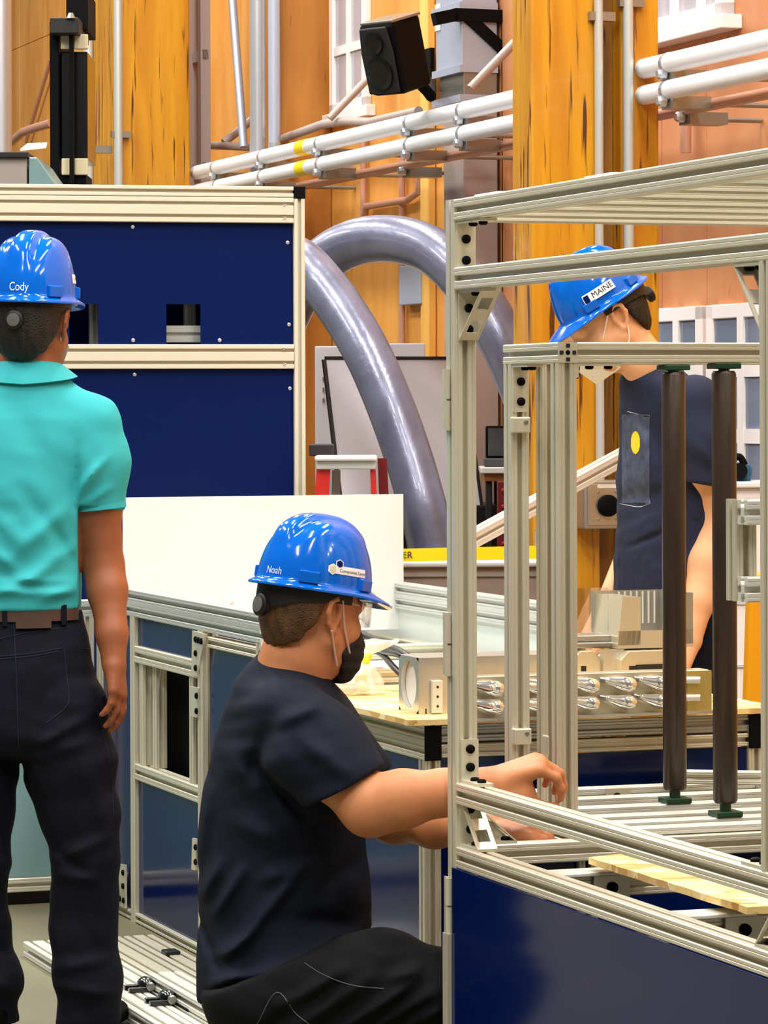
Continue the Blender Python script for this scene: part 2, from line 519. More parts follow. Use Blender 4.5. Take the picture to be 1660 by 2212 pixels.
MB().disc(sc_, -A, .036, .02, 24).build('socket', M['black'], ob, smooth=True)
for dx in (-.032, .032):
    for dz in (-.045, .045):
        MB().disc(sc_ + B * dx + UP * dz, -A, .0045, .003, 8).build('screw', M['zinc'], bx)
MB().box(sc_ - B * .035 + UP * .058 - A * .0006, B * .075, A * .001, UP * .012).build('name_strip', M['white_board'], bx)

# ------------------------------------------------------------------ services on the wall
def wall_pipe(name, pts, r, off, mat_, label, cat='pipe', clamps=(), smooth_n=1, n=16):
    ps = [W(px, py, off) for px, py in pts]
    t = thing(name, label, cat, ps[0])
    MB().tube(ps, r, n).build('tube', M[mat_], t, smooth=True)
    for px in clamps:
        # find the point on the run
        for (xa, ya), (xb, yb) in zip(pts[:-1], pts[1:]):
            if xa <= px <= xb:
                py = ya + (yb - ya) * (px - xa) / (xb - xa)
        c = W(px, py, off)
        MB().box(c - B * (r * .2) - A * .045 - UP * (r + .03), B * .14, A * .09, UP * .04).build('clamp', M['zinc'], t)
        MB().tube([c - UP * (r + .01), c - UP * (r + .01) + B * (off - .02)], .009, 8).build('hanger_rod', M['zinc'], t)
        MB().tube([c - A * .012, c + A * .012], r * 1.05, 14).build('clamp', M['silver'], t)
        MB().disc(c - UP * (r + .005) - B * (r * .4), -B, .018, .03, 8).build('bolt', M['silver'], t)
    return t
zt1 = (W(1110, 214, .45).z + W(1660, 92, .45).z) / 2
def level_pts(px_list, z, off):
    out = []
    for px in px_list:
        lo, hi = -600, 880
        for _ in range(40):
            m = (lo + hi) / 2
            if W(px, m, off).z > z: lo = m
            else: hi = m
        out.append((px, (lo + hi) / 2))
    return out
zA = W(1110, 214, .45).z; zB = W(1110, 266, .45).z; zC = W(1110, 311, .3).z
wall_pipe('white_pipe', level_pts((425, 700, 1110, 1440, 1700), zA, .45), .034, .45, 'white_pipe', 'upper of the two thick white pipes running along the back wall', clamps=(470, 572, 696, 890, 1004, 1446))
wall_pipe('white_pipe', level_pts((425, 700, 1110, 1440, 1700), zB, .45), .033, .45, 'white_pipe', 'lower of the two thick white pipes running along the back wall', clamps=(474, 572, 698, 890, 1004, 1446))
wall_pipe('copper_pipe', level_pts((610, 1110, 1428, 1720), zC, .3), .02, .3, 'copper', 'thin copper pipe below the two white pipes on the wall', clamps=(880, 1482))
for px, z, r_ in ((655, zA, .0355), (655, zB, .0345)):
    c = W(*level_pts((px,), z, .45)[0], .45)
    root = [o for o in COL.objects if o.name.startswith('white_pipe')][0 if z == zA else 1]
    MB().tube([c - A * .09, c + A * .03], r_, 16).build('marker_band', M['tape_yellow'], root, smooth=True)
wall_pipe('grey_conduit', [(458, 314), (560, 318), (700, 268), (745, 262), (800, 264), (905, 240)], .02, .25, 'duct_grey', 'thin grey conduit bending along the wall above the white pipes', 'conduit')
wall_pipe('brown_conduit', [(786, 290), (786, 470)], .014, .04, 'copper', 'short brown vertical conduit on the plywood below the white pipes', 'conduit')
wall_pipe('brown_conduit', [(786, 470), (792, 446), (880, 432), (905, 415), (910, 330)], .016, .05, 'copper', 'brown conduit bending up on the plywood above the silver arch', 'conduit')
wall_pipe('brown_conduit', [(869, 340), (869, 800)], .014, .04, 'copper', 'long brown vertical conduit behind the silver arch', 'conduit')
wall_pipe('brown_conduit', [(1482, 250), (1482, 330)], .02, .06, 'copper', 'stub of brown conduit below the copper pipe at the wall window side', 'conduit')
for (a, b, o, r_, lab) in (((712, 256), (812, 152), .3, .017, 'pale diagonal strut bracing the pipes below the black loudspeaker'),
                           ((1016, 192), (1112, 92), .3, .018, 'pale diagonal strut in front of the grey square duct'),
                           ((484, 308), (545, 258), .25, .02, 'short pale diagonal strut beside the silver ducts')):
    p, q = W(*a, o), W(*b, .1)
    tag(MB().tube([p, q], r_, 10).build('pipe_strut', M['stud' if o < .1 else 'duct_grey'], smooth=True), lab, 'strut')
wall_pipe('silver_rod', [(500, -30), (527, 318)], .02, .3, 'duct_blue', 'slanting thin silver pipe left of the twin ducts', 'pipe')
def round_duct(px0, px1, off, mat_, label):
    c = W((px0 + px1) / 2, 300, off)
    e = W(px1, 300, off)
    r = (px1 - px0) / 2 * c.y / F
    t = thing('round_duct', label, 'duct', (c.x, c.y, .0))
    MB().tube([(c.x, c.y, 0.0), (c.x, c.y, 6.1)], r, 24).build('tube', M[mat_], t, smooth=True)
    for z in (3.35, 2.62):
        MB().tube([(c.x, c.y, z), (c.x, c.y, z + .04)], r * 1.05, 24).build('collar', M['silver'], t, smooth=True)
round_duct(540, 575, .4, 'silver', 'fat silver round duct standing against the wall')
round_duct(580, 606, .35, 'duct_blue', 'slimmer silver round duct, right one of the pair on the wall')
# round steel column at the left border
c = W(2, 300, 1.2)
tag(MB().tube([(c.x, c.y, 0), (c.x, c.y, 6.1)], .055, 24).build('steel_column', M['silver'], smooth=True), 'polished round steel column at the left border of the photo', 'column')

# square duct with bracket
t = thing('square_duct', 'grey square ventilation duct on the wall left of the broad column', 'duct', WS(wall_s(1090), 0, 0))
sD = wall_s(1092)
def duct_box(name, d0, d1, s_len, z0, z1, m):
    MB().box(WS(sD, z0, d1), A * s_len, B * (d1 - d0), UP * (z1 - z0)).build(name, M[m], t, bevel=.004)
zb = [W(1000, y, .0).z for y in (145, 215)]
def d_for(px, s):
    return min((abs((WS(s, 1, d).x / WS(s, 1, d).y) * F + CX - px), d) for d in [k * .005 for k in range(1, 200)])[1]
dF = d_for(1000, sD)
def slen_for(px, d):
    return min((abs((WS(sD + k * .01, 1, d).x / WS(sD + k * .01, 1, d).y) * F + CX - px), k * .01) for k in range(1, 200))[1]
zu = P(1000, 148, WS(sD, 0, dF).y).z; zl = P(1000, 212, WS(sD, 0, dF).y).z; zbot = P(1000, 780, WS(sD, 0, dF).y).z
duct_box('shaft', .03, dF, slen_for(945, dF), zu, 6.1, 'duct_blue')
duct_box('transition', .03, dF * .96, slen_for(952, dF * .96), zl, zu, 'zinc')
duct_box('shaft', .03, dF * .97, slen_for(960, dF * .97), 0.0, zl, 'duct_grey')
for z in (zu - .015, zl - .015, P(1000, 20, WS(sD, 0, dF).y).z):
    MB().box(WS(sD - .012, z, dF + .012), A * (slen_for(945, dF) + .03), B * (dF - .02), UP * .03).build('flange', M['duct_blue'], t)
lb = WS(sD, zu + .18, dF)
MB().box(lb + A * .24 - B * .004, A * .06, B * .003, UP * .11).build('sticker', M['white_board'], t)
# black steel bracket around it
yq = WS(sD, 0, dF + .05)
br = thing('steel_bracket', 'black welded steel bracket wrapped round the grey square duct', 'bracket', yq)
pq = lambda px, py, k=0: PL(px, py, (yq.x, yq.y), B2, k)
def bar(p, q, w=.05):
    p, q = Vector(p), Vector(q); d = (q - p).normalized(); n = d.cross(A).normalized()
    MB().box(p - n * w / 2 - A * w / 2, q - p, n * w, A * w).build('bar', M['black'], br)
bar(pq(938, 42), pq(985, 32)); bar(pq(980, 32), pq(1104, 37)); bar(pq(1010, 38), pq(1090, 112), .045)
p = pq(1099, 30)
MB().box(Vector((p.x - .03, p.y - .03, 0)), (.07, 0, 0), (0, .07, 0), (0, 0, p.z)).build('post', M['black'], br)

# junction box and small wall pieces
wall_strip('junction_box', 886, 931, 576, 660, .016, .05, 'duct_blue', 'pale blue electrical cabinet on the wall under the silver arch', 'electrical box')
lad = thing('cable_ladder', 'dim grey cable ladder upright beside the left column', 'ladder', WS(wall_s(430, .1), 0, .1))
s1, s2 = wall_s(418, .35), wall_s(440, .35)
for s in (s1, s2):
    MB().box(WS(s, 0, .36), A * .05, B * .05, UP * 5).build('rail', M['duct_grey'], lad)
for k in range(9):
    MB().box(WS(s2, .4 + k * .55, .35), A * (s1 - s2), B * .03, UP * .05).build('rung', M['duct_grey'], lad)

# loudspeaker
sp = W(860, 118, .6)
spk = thing('loudspeaker', 'black loudspeaker tilted down on a wall bracket under the window', 'speaker', sp)
fx = Vector((-.66, -.70, -.27)).normalized()
sx = fx.cross(UP).normalized(); sx = -sx
ux = sx.cross(fx).normalized()
if ux.z < 0: ux = -ux
ux = (ux + sx * 0.0).normalized()
w_, h_, d_ = .185, .285, .20
k = .5
poly = []
for (a, b) in ((-.5, -.5), (.5, -.5), (.34, .5), (-.34, .5)):
    poly.append((a * w_, b * d_))
def spv(x, y, z): return sp + sx * x + fx * (-y) + ux * z
mb = MB().prism([spv(x, y, -h_ / 2) for x, y in poly], ux * h_)
mb.build('cabinet', M['black'], spk, bevel=.02)
gr = MB()
gp = [spv(x, -.5 * d_ - .006, z) for x, z in ((-.08, -.13), (.08, -.13), (.083, .03), (.07, .128), (-.07, .128), (-.083, .03))]
gr.prism(gp, fx * .012).build('grille', M['dark'], spk, bevel=.006)
MB().disc(spv(0, -.5 * d_ - .018, .07), fx, .045, .012, 20).build('horn', M['black_gloss'], spk)
MB().disc(spv(0, -.5 * d_ - .018, -.05), fx, .066, .01, 24).build('woofer', M['black_gloss'], spk)
MB().box(spv(-.085, -.45 * d_, h_ / 2 - .006), sx * .17, fx * -.17, ux * .012).build('top_sheen', M['zinc'], spk, bevel=.004)  # pale plate stands in for light reflecting off the black top
e = W(932, 176, .06)
MB().tube([spv(0, .1, -h_ / 2), spv(0.02, .12, -h_ / 2 - .05), e - B * .0], .022, 10).build('bracket', M['black'], spk)
MB().box(W(940, 205, .05), A * .07, B * -.02, UP * .2).build('wall_plate', M['black'], spk)

# ------------------------------------------------------------------ left background machine
Yp = 14.5
def fr(px0, px1, py0, py1, Y, d, mat_, name, parent=None, bevel=.004):
    o = P(px0, py1, Y)
    return MB().box(o, (P(px1, py1, Y).x - o.x, 0, 0), (0, d, 0), (0, 0, P(px0, py0, Y).z - o.z)).build(name, M[mat_], parent, bevel=bevel)
t = thing('black_machine', 'tall black machine frame with cream panes rising behind the navy cabinet', 'machine', (P(150, 400, Yp).x, Yp, 0))
fr(112, 132, 45, 1500, Yp, .5, 'black', 'upright', t)
fr(132, 190, 112, 345, Yp + .05, .4, 'black_gloss', 'guard', t)
fr(150, 159, 60, 400, Yp - .05, .05, 'black', 'mullion', t)
fr(108, 170, 38, 72, Yp - .1, .5, 'dark', 'crosshead', t)
fr(143, 190, -20, 66, Yp + .1, .4, 'black', 'cylinder', t)
for x0, x1, y0, y1 in ((131, 152, 76, 106), (160, 190, 74, 106), (133, 153, 342, 378), (161, 190, 342, 378)):
    fr(x0, x1, y0, y1, Yp, .02, 'card', 'pane', t)
fr(130, 190, 376, 1500, Yp + .02, .3, 'black', 'base', t)
MB().tube([P(153, 40, Yp - .1), P(153, 28, Yp - .1)], [.02, .01], 8).build('fitting', M['zinc'], t)
t = thing('control_cabinet', 'grey machine housing with sloping side left of the tall black machine', 'machine', (P(40, 400, 13.5).x, 13.5, 0))
fr(-60, 62, 340, 1500, 13.5, .6, 'grey_mid', 'housing', t)
fr(-60, 60, 328, 341, 13.48, .6, 'dark', 'lid', t)
MB().prism([P(62, 340, 13.5), P(80, 340, 13.5), P(122, 400, 13.5), P(122, 1500, 13.5), P(62, 1500, 13.5)], (0, .6, 0)).build('side_cover', M['teal_panel'], t, bevel=.004)
t2 = thing('paper_sheet', 'crumpled white sheet lying on the grey machine housing', 'paper', P(75, 328, 13.6))
MB().prism([P(44, 326, 13.7), P(100, 320, 13.7), P(102, 312, 13.9), P(60, 314, 13.9)], (0, 0, .008)).build('sheet', M['white_board'], t2)
wall_pipe('hose', [(26, 306), (50, 285), (80, 275), (112, 266)], .025, .5, 'copper', 'thin tan hose curving on the wall left of the tall black machine', 'hose')
wall_pipe('wall_cable', [(56, 306), (110, 128)], .012, .05, 'copper', 'thin cable slanting down the wall left of the tall black machine', 'cable')

# ------------------------------------------------------------------ big silver arch tubes
Ya = 12.3
def arch(pts, r, label):
    ps = crom([P(x, y, Y) for x, y, Y in pts], 8)
    t = thing('arch_tube', label, 'tube', (ps[-1].x, ps[-1].y, max(0, ps[-1].z)))
    MB().tube(ps, r, 28).build('tube', M['arch_skin'], t, smooth=True)
m = mat('arch_skin', (126, 128, 150), rough=.3, metal=.4, coat=.3, vary=.25, vscale=(7, 7, 7), bump=.15, bscale=30)
arch([(480, 620, 13.0), (560, 545, 12.8), (640, 560, 12.5), (700, 618, 12.4), (752, 690, 12.3), (800, 775, 12.2), (845, 880, 12.1), (882, 985, 12.05), (912, 1090, 12.0), (935, 1190, 12.0), (955, 1330, 12.0), (975, 1500, 12.0), (990, 1780, 12.0)], .084,
     'silver arch tube descending beside the aluminium post, the nearer of two')
arch([(520, 1780, 13.4), (545, 1200, 13.4), (590, 790, 13.3), (640, 640, 13.2), (700, 562, 13.1), (770, 523, 13.0), (850, 516, 12.9), (925, 537, 12.8), (985, 585, 12.7), (1040, 655, 12.65), (1090, 745, 12.6), (1135, 850, 12.6), (1175, 970, 12.6), (1215, 1150, 12.6), (1260, 1400, 12.6), (1290, 1760, 12.6)], .088,
     'silver arch tube curving over in the back, the farther of two')

# ------------------------------------------------------------------ objects between cabinet and column
Yc = 13.9
t = thing('storage_cabinet', 'pale grey metal cabinet on the hall floor behind the arch tubes', 'cabinet', (P(800, 900, Yc).x, Yc, 0))
fr(684, 790, 748, 1700, Yc, .5, 'grey_paint', 'body', t)
fr(790, 922, 742, 1700, Yc + .1, .5, 'grey_paint', 'body', t)
for y in (812, 835, 858):
    fr(697, 701, y, y + 12, Yc - .012, .01, 'zinc', 'hinge', t)
# leaning board
q0 = P(742, 1095, 12.95)
top = P(702, 775, 12.95)
wb_ = (P(1052, 1095, 12.95).x - q0.x)
hgt = top.z - q0.z
lean = A * .2 + UP * hgt
t = thing('leaning_board', 'large pale grey board with black edge leaning behind the arch tube', 'board', (q0.x + wb_ / 2, q0.y, q0.z))
MB().box(q0, B * wb_ * 1.02, lean, A * .012).build('sheet', M['grey_paint'], t)
for o, d in ((q0 - B * .012, None), (q0 + B * wb_ * 1.02, None)):
    MB().box(o - A * .004, B * .012, lean, A * .02).build('edge', M['dark'], t)
MB().box(q0 + lean - A * .004, B * wb_ * 1.02, UP * .012, A * .02).build('edge', M['dark'], t)
tag(MB().box((q0.x - .1, q0.y - .05, 0), B * 1.0, A * .4, UP * (q0.z)).build('work_counter', M['dark'], bevel=.01), 'dark counter carrying the leaning grey board', 'counter')
# desk with monitor
Yd = 12.9
t = thing('desk', 'wooden desk with white top behind the posts, monitor on it', 'desk', (P(1075, 1010, Yd).x, Yd, 0))
fr(1040, 1200, 1010, 1023, Yd, .4, 'white_board', 'desktop', t)
fr(1046, 1196, 1023, 1040, Yd + .03, .34, 'pier', 'apron', t)
for x in (1052, 1180):
    fr(x, x + 14, 1040, 1640, Yd + .05, .05, 'dark', 'leg', t)
fr(1070, 1180, 1040, 1640, Yd + .32, .04, 'dark', 'back_panel', t)
t = thing('monitor', 'black computer monitor standing on the white-topped desk', 'monitor', (P(1080, 1008, Yd).x, Yd + .15, P(1080, 1010, Yd).z))
sc2 = fr(1050, 1135, 920, 990, Yd + .15, .04, 'black', 'screen', t, .006)
fr(1055, 1130, 925, 985, Yd + .146, .006, 'grey_dark', 'glass', t, 0)
fr(1047, 1140, 990, 1009, Yd + .1, .15, 'grey_dark', 'stand', t, .006)
t = thing('toolbox', 'dark red tool chest under the desk', 'toolbox', (P(1100, 1100, 12.8).x, 12.8, 0))
fr(1078, 1180, 1040, 1640, 12.77, .12, 'red_dark', 'body', t)
for y in (1055, 1090, 1130, 1170):
    fr(1084, 1176, y, y + 8, 12.75, .02, 'red', 'drawer_pull', t)
# red step ladder
Yl = 10.9
t = thing('step_ladder', 'red step ladder with grey top cap behind the white sheet', 'ladder', (P(750, 1000, Yl).x, Yl, 0))
fr(680, 815, 985, 996, Yl - .04, .2, 'white_board', 'top_cap', t, .006)
fr(684, 812, 996, 1014, Yl - .02, .16, 'frosted', 'top_cap', t, .006)
MB().prism([P(684, 1014, Yl), P(714, 1014, Yl), P(668, 1880, Yl), P(632, 1880, Yl)], (0, .03, 0)).build('side_rail', M['red'], t)
MB().prism([P(800, 1014, Yl), P(812, 1014, Yl), P(850, 1880, Yl), P(826, 1880, Yl)], (0, .03, 0)).build('side_rail', M['red'], t)
MB().prism([P(816, 990, Yl + .1), P(836, 990, Yl + .1), P(880, 1860, Yl + .5), P(852, 1860, Yl + .5)], (0, .03, 0)).build('rear_rail', M['red_dark'], t)
MB().prism([P(718, 1016, Yl + .1), P(736, 1016, Yl + .1), P(720, 1860, Yl + .5), P(700, 1860, Yl + .5)], (0, .03, 0)).build('rear_rail', M['grey_mid'], t)
for k in range(4):
    y = 1200 + k * 170
    fr(690 - k * 6, 820 + k * 6, y, y + 14, Yl, .07, 'zinc', 'step', t)
tag(fr(668, 720, 960, 985, 12.0, .2, 'grey_dark', 'equipment_case', None), 'dark case edge seen beside the tall cabinet above the ladder', 'case')
# grey block with lip
Yb = 10.7
t = thing('test_block', 'large grey block with a pale lip behind the machine rail', 'block', (P(990, 1300, Yb).x, Yb, 0))
fr(872, 1230, 1224, 1760, Yb, .6, 'grey_warm', 'body', t, .01)
fr(866, 1236, 1213, 1226, Yb - .015, .63, 'grey_paint', 'lip', t, .006)
fr(872, 1230, 1238, 1246, Yb - .006, .01, 'grey_mid', 'seam', t, 0)
# yellow barrier tape between two slim posts
t = thing('barrier_tape', 'yellow caution tape with black lettering stretched behind the posts', 'tape', (P(980, 1200, Yb - .1).x, Yb - .1, 0))
p, q = P(845, 1186, Yb - .1), P(1196, 1178, Yb - .1)
h = P(845, 1186, Yb - .1).z - P(845, 1214, Yb - .1).z
MB().box(p - UP * h, q - p, (0, .002, 0), UP * h).build('tape', M['tape_yellow'], t)
for e in (p, q):
    MB().tube([(e.x, e.y + .02, 0), (e.x, e.y + .02, e.z + .03)], .016, 12).build('stanchion', M['grey_dark'], t, smooth=True)
def text_mesh(s, size, name='lettering', ext=.0004):
    cu = bpy.data.curves.new(name, 'FONT'); cu.body = s; cu.size = size; cu.extrude = ext; cu.align_x = 'CENTER'; cu.align_y = 'CENTER'
    o = bpy.data.objects.new(name, cu); COL.objects.link(o)
    dg = bpy.context.evaluated_depsgraph_get()
    me = bpy.data.meshes.new_from_object(o.evaluated_get(dg))
    bpy.data.objects.remove(o); bpy.data.curves.remove(cu)
    vs = [tuple(v.co) for v in me.vertices]; fs = [tuple(p.vertices) for p in me.polygons]
    bpy.data.meshes.remove(me)
    return vs, fs
def put_text(s, size, pos, xdir, ydir, m, parent, name='lettering', mirror=False):
    vs, fs = text_mesh(s, size)
    xd, yd = Vector(xdir).normalized(), Vector(ydir).normalized()
    n = xd.cross(yd)
    k = -1 if mirror else 1
    return MB().add([Vector(pos) + xd * v[0] * k + yd * v[1] + n * v[2] for v in vs], fs).build(name, M[m], parent)
put_text('WATER', .030, P(856, 1200, Yb - .1045), (1, 0, .012), UP, 'ink', t)
put_text('WATER', .030, P(1075, 1194, Yb - .1045), (1, 0, .012), UP, 'tape_dim', t) if False else None
# leaning aluminium rail
p, q = P(1018, 1166, 10.72), P(1352, 983, 11.36)
t = thing('loose_rail', 'aluminium rail leaning up against the broad timber column', 'rail', p)
rail('extrusion', t, p, q, UP, .045, .05, 1, 1, M['alu_white'])
# yellow stand and blue tool at the right border
Yy = 10.2
t = thing('yellow_stand', 'orange-yellow tapered stand at the right edge past the table', 'stand', (P(1630, 1700, Yy).x, Yy, 0))
MB().prism([P(1622, 1240, Yy), P(1662, 1240, Yy), P(1680, 1940, Yy), P(1600, 1940, Yy)], (0, .12, 0)).build('leg', M['yellow_paint'], t, bevel=.01)
MB().prism([P(1641, 1700, Yy - .002), P(1646, 1500, Yy - .002), P(1648, 1700, Yy - .002)], (0, .004, 0)).build('slot', M['dark'], t)
t = thing('white_cabinet', 'white side cabinet under the wall window at the right border', 'cabinet', (P(1640, 1400, 11.2).x, 11.2, 0))
fr(1560, 1690, 1052, 1800, 11.2, .33, 'white_paint', 'body', t, .006)
fr(1552, 1696, 1042, 1054, 11.18, .36, 'white_board', 'top', t, .004)
fr(1560, 1690, 1300, 1306, 11.195, .01, 'grey_paint', 'seam', t, 0)
fr(1560, 1690, 1436, 1442, 11.195, .01, 'grey_paint', 'seam', t, 0)
t = thing('bench_grinder', 'blue bench tool with black round guard on the white cabinet', 'tool', (P(1610, 1044, 11.35).x, 11.35, P(1610, 1043, 11.2).z))
fr(1585, 1627, 1000, 1044, 11.35, .15, 'tool_blue', 'body', t, .02)
MB().tube([P(1598, 1018, 11.30), P(1598, 1018, 11.38)], .027, 24).build('guard', M['black'], t, smooth=True)
MB().tube(crom([P(1588, 988, 11.34), P(1600, 988, 11.34), P(1610, 1005, 11.34)], 6), .012, 10).build('handle', M['black'], t, smooth=True)
# ------------------------------------------------------------------ tall navy cabinet at the back left
cd = Vector((math.cos(math.radians(12)), math.sin(math.radians(12)), 0))   # its front runs a little away to the right
cn = Vector((cd.y, -cd.x, 0))                                             # towards the lens
k0 = P(640, 700, 11.2); K = (k0.x, k0.y)
def pk(px, py, off=0.0):
    return PL(px, py, K, (cd.x, cd.y), off)
t = thing('navy_cabinet', 'tall navy panelled cabinet with cream aluminium frame behind the man in teal', 'cabinet', (k0.x, k0.y, 0))
xL = pk(-120, 700); xR = pk(633, 700)
def crail(py0, py1, nh, h_add=0):
    z1, z0 = pk(320, py0).z, pk(320, py1).z
    a = Vector((xL.x, xL.y, (z0 + z1) / 2)); b = Vector((xR.x, xR.y, (z0 + z1) / 2))
    rail('rail', t, a, b, UP, .04, z1 - z0, 1, nh, M['cream'])
    return z0, z1
r1 = crail(401, 424, 1); r1b = crail(425, 480, 2)
r2 = crail(744, 797, 2)
pz = pk(646, 430).z
pc = pk(646, 700)
rail('post', t, (pc.x, pc.y, 0.03), (pc.x, pc.y, pz), cn, .036, .036, 1, 1, M['cream'])
MB().cbox((pc.x, pc.y, pz + .02), cd * .04, cn * .04, UP * .04).build('corner_cap', M['black'], t, bevel=.003)
def npanel(x0, x1, zt, zb, notches=(), name='panel', off=-.004):
    poly = [pk(x0, 700), pk(x1, 700)]
    pts = [(poly[0], zt), (poly[0], zb)]
    for nx0, nx1, nz in notches:
        a, b = pk(nx0, 700), pk(nx1, 700)
        pts += [(a, zb), (a, nz), (b, nz), (b, zb)]
    pts += [(poly[1], zb), (poly[1], zt)]
    v = [Vector((p.x, p.y, z)) + cn * off for p, z in pts]
    MB().prism(v, cn * -.006).build(name, M['navy_far'], t)
npanel(-110, 634, r1b[0] - .001, r2[1] + .001, ((150, 213, pk(180, 657).z), (360, 434, pk(400, 657).z)))
npanel(-110, 634, r2[0] - .001, .08)
bolts = [(287, 490), (622, 524), (625, 701), (288, 735), (475, 735), (627, 839), (291, 809)]
for x, y in bolts:
    MB().disc(pk(x, y, .0) - cn * .004, cn, .0062, .004, 12).build('bolt', M['silver'], t, smooth=True)
for y in (441, 469, 752, 785):
    p = pk(611, y, .021)
    MB().tube([p, p + cd * .012 + cn * .001, p + cd * .002 - UP * .006], .0018, 6).build('spring_clip', M['zinc'], t)
# inside of the cabinet seen through the cut-outs
def krail(x0, x1, py0, py1, off, vertical=True, m='alu_grey'):
    if vertical:
        c = pk((x0 + x1) / 2, 700, -off)
        z1, z0 = pk(x0, py0, -off).z, pk(x0, py1, -off).z
        rail('inner_post', t, (c.x, c.y, z0), (c.x, c.y, z1), cn, .036, .036, 1, 1, M[m])
krail(194, 216, 500, 745, .12); krail(392, 428, 500, 712, .16)
a, b = pk(355, 722, -.08), pk(470, 722, -.08)
rail('inner_rail', t, a, b, UP, .04, .055, 1, 1, M['alu_cool'])
MB().box(Vector((xL.x, xL.y, .05)) - cn * .75, xR - xL - UP * (xR - xL).z, cn * -.01, UP * 2.05).build('back_panel', M['navy_far'], t)
MB().box(Vector((xR.x, xR.y, .05)) - cn * .03, cn * -.72, cd * .006, UP * 2.05).build('side_panel', M['navy_far'], t)
MB().box(Vector((xL.x, xL.y, r1[1] - .01)) - cn * .03, xR - xL - UP * (xR - xL).z, cn * -.72, UP * .006).build('roof_panel', M['navy_far'], t)

# ------------------------------------------------------------------ helpers for bolted frames
def bolt(parent, p, n, r=.009, h=.007, m='black'):
    return MB().disc(p, n, r, h, 14, .35).build('bolt', M[m], parent, smooth=True)

def gusset(parent, corner, d1, d2, l1, l2, w, web='far', slope=True, m='alu', bolts=True, th=.006):
    """cast angle bracket in the corner between directions d1 and d2, w wide across"""
    d1, d2 = Vector(d1).normalized(), Vector(d2).normalized()
    s = d1.cross(d2).normalized()
    c = Vector(corner)
    mb = MB()
    mb.box(c - s * w / 2, d1 * l1, d2 * th, s * w)
    mb.box(c - s * w / 2 + d2 * th, d1 * th, d2 * (l2 - th), s * w)
    if web:
        for k in ((-w / 2, w / 2 - .003) if web is True else ((w / 2 - .003,) if s.dot(B) > 0 else (-w / 2,))):
            o = c + s * k
            mb.prism([o + d1 * th + d2 * th, o + d1 * l1 + d2 * th, o + d1 * th + d2 * l2], s * .003)
    if slope:
        o = c - s * w / 2
        e1, e2 = c + d1 * (l1 - .001) + d2 * th, c + d2 * (l2 - .001) + d1 * th
        mid = (e1 + e2) / 2
        n = (d1 + d2).normalized() * -.003
        for (p, q, wa, wb) in ((e1, e2, -.5, -.3), (e1, e2, .3, .5), (e1, e1.lerp(e2, .14), -.3, .3), (e1.lerp(e2, .40), e1.lerp(e2, .62), -.3, .3), (e1.lerp(e2, .86), e2, -.3, .3)):
            mb.prism([p + s * w * wa, q + s * w * wa, q + s * w * wa + n, p + s * w * wa + n], s * (w * (wb - wa)))
    br = mb.build('bracket', M[m], parent)
    if bolts:
        for f in (.36, .78):
            bolt(br, c + d1 * (l1 * f) + d2 * th, d2)
            bolt(br, c + d2 * (l2 * f) + d1 * th, d1)
    return br

# ------------------------------------------------------------------ machine enclosure in front (right)
c0 = P(983, 1200, 6.85); C0 = Vector((c0.x, c0.y, 0)); C2 = (C0.x, C0.y)
def zE(py): return P(983, py, 6.85).z
def sA(px):       # distance towards the lens along the side face
    q = PL(px, 700, C2, A2); q.z = 0
    return -(q - C0).dot(A)
def bB(px, a=0.0):
    o = C0 + A * a
    q = PL(px, 700, (o.x, o.y), B2); q.z = 0
    return (q - o).dot(B)
en = thing('machine_enclosure', 'open aluminium machine enclosure with navy lower door and angled rails', 'machine', C0)
LEN = 1.62; WID = 1.0
def arail(py_top, h=.042, L=LEN, b=.021, w=.042, name='rail'):
    z = zE(py_top) - h / 2
    p = C0 + B * b + UP * z
    return rail(name, en, p, p - A * L, UP, w, h)
zr1, zr2, zr3, zr4 = zE(431), zE(578), zE(1691), zE(1829)
arail(431); arail(578, .044); arail(1691, .042); arail(1829, .042)
rail('post', en, C0 + A * .0235 + B * .0235 + UP * .04, C0 + A * .0235 + B * .0235 + UP * zE(430), A, .047, .047)
pr = sA(1640)
rail('post', en, C0 - A * (pr + .02) + B * .021 + UP * zr3, C0 - A * (pr + .02) + B * .021 + UP * (zr2 - .044), A, .042, .04)
# far end rails and roof rails
rail('cross_rail', en, C0 + A * .022 + B * .048 + UP * (zr1 - .021), C0 + A * .022 + B * WID + UP * (zr1 - .021), UP, .042, .042)
for k in range(6):
    a = -.16 - k * .2
    rail('cross_rail', en, C0 + A * a + B * .043 + UP * (zr1 - .021), C0 + A * a + B * WID + UP * (zr1 - .021), UP, .042, .042)
rail('cross_rail', en, C0 + A * .022 + B * .048 + UP * (zr4 - .021), C0 + A * .022 + B * WID + UP * (zr4 - .021), UP, .042, .042)
rail('side_rail', en, C0 + B * (WID + .021) + UP * (zr1 - .021) + A * .04, C0 + B * (WID + .021) + UP * (zr1 - .021) - A * LEN, UP, .042, .042)
rail('post', en, C0 + A * .022 + B * (WID + .021) + UP * .04, C0 + A * .022 + B * (WID + .021) + UP * (zr1 - .042), A, .042, .042)
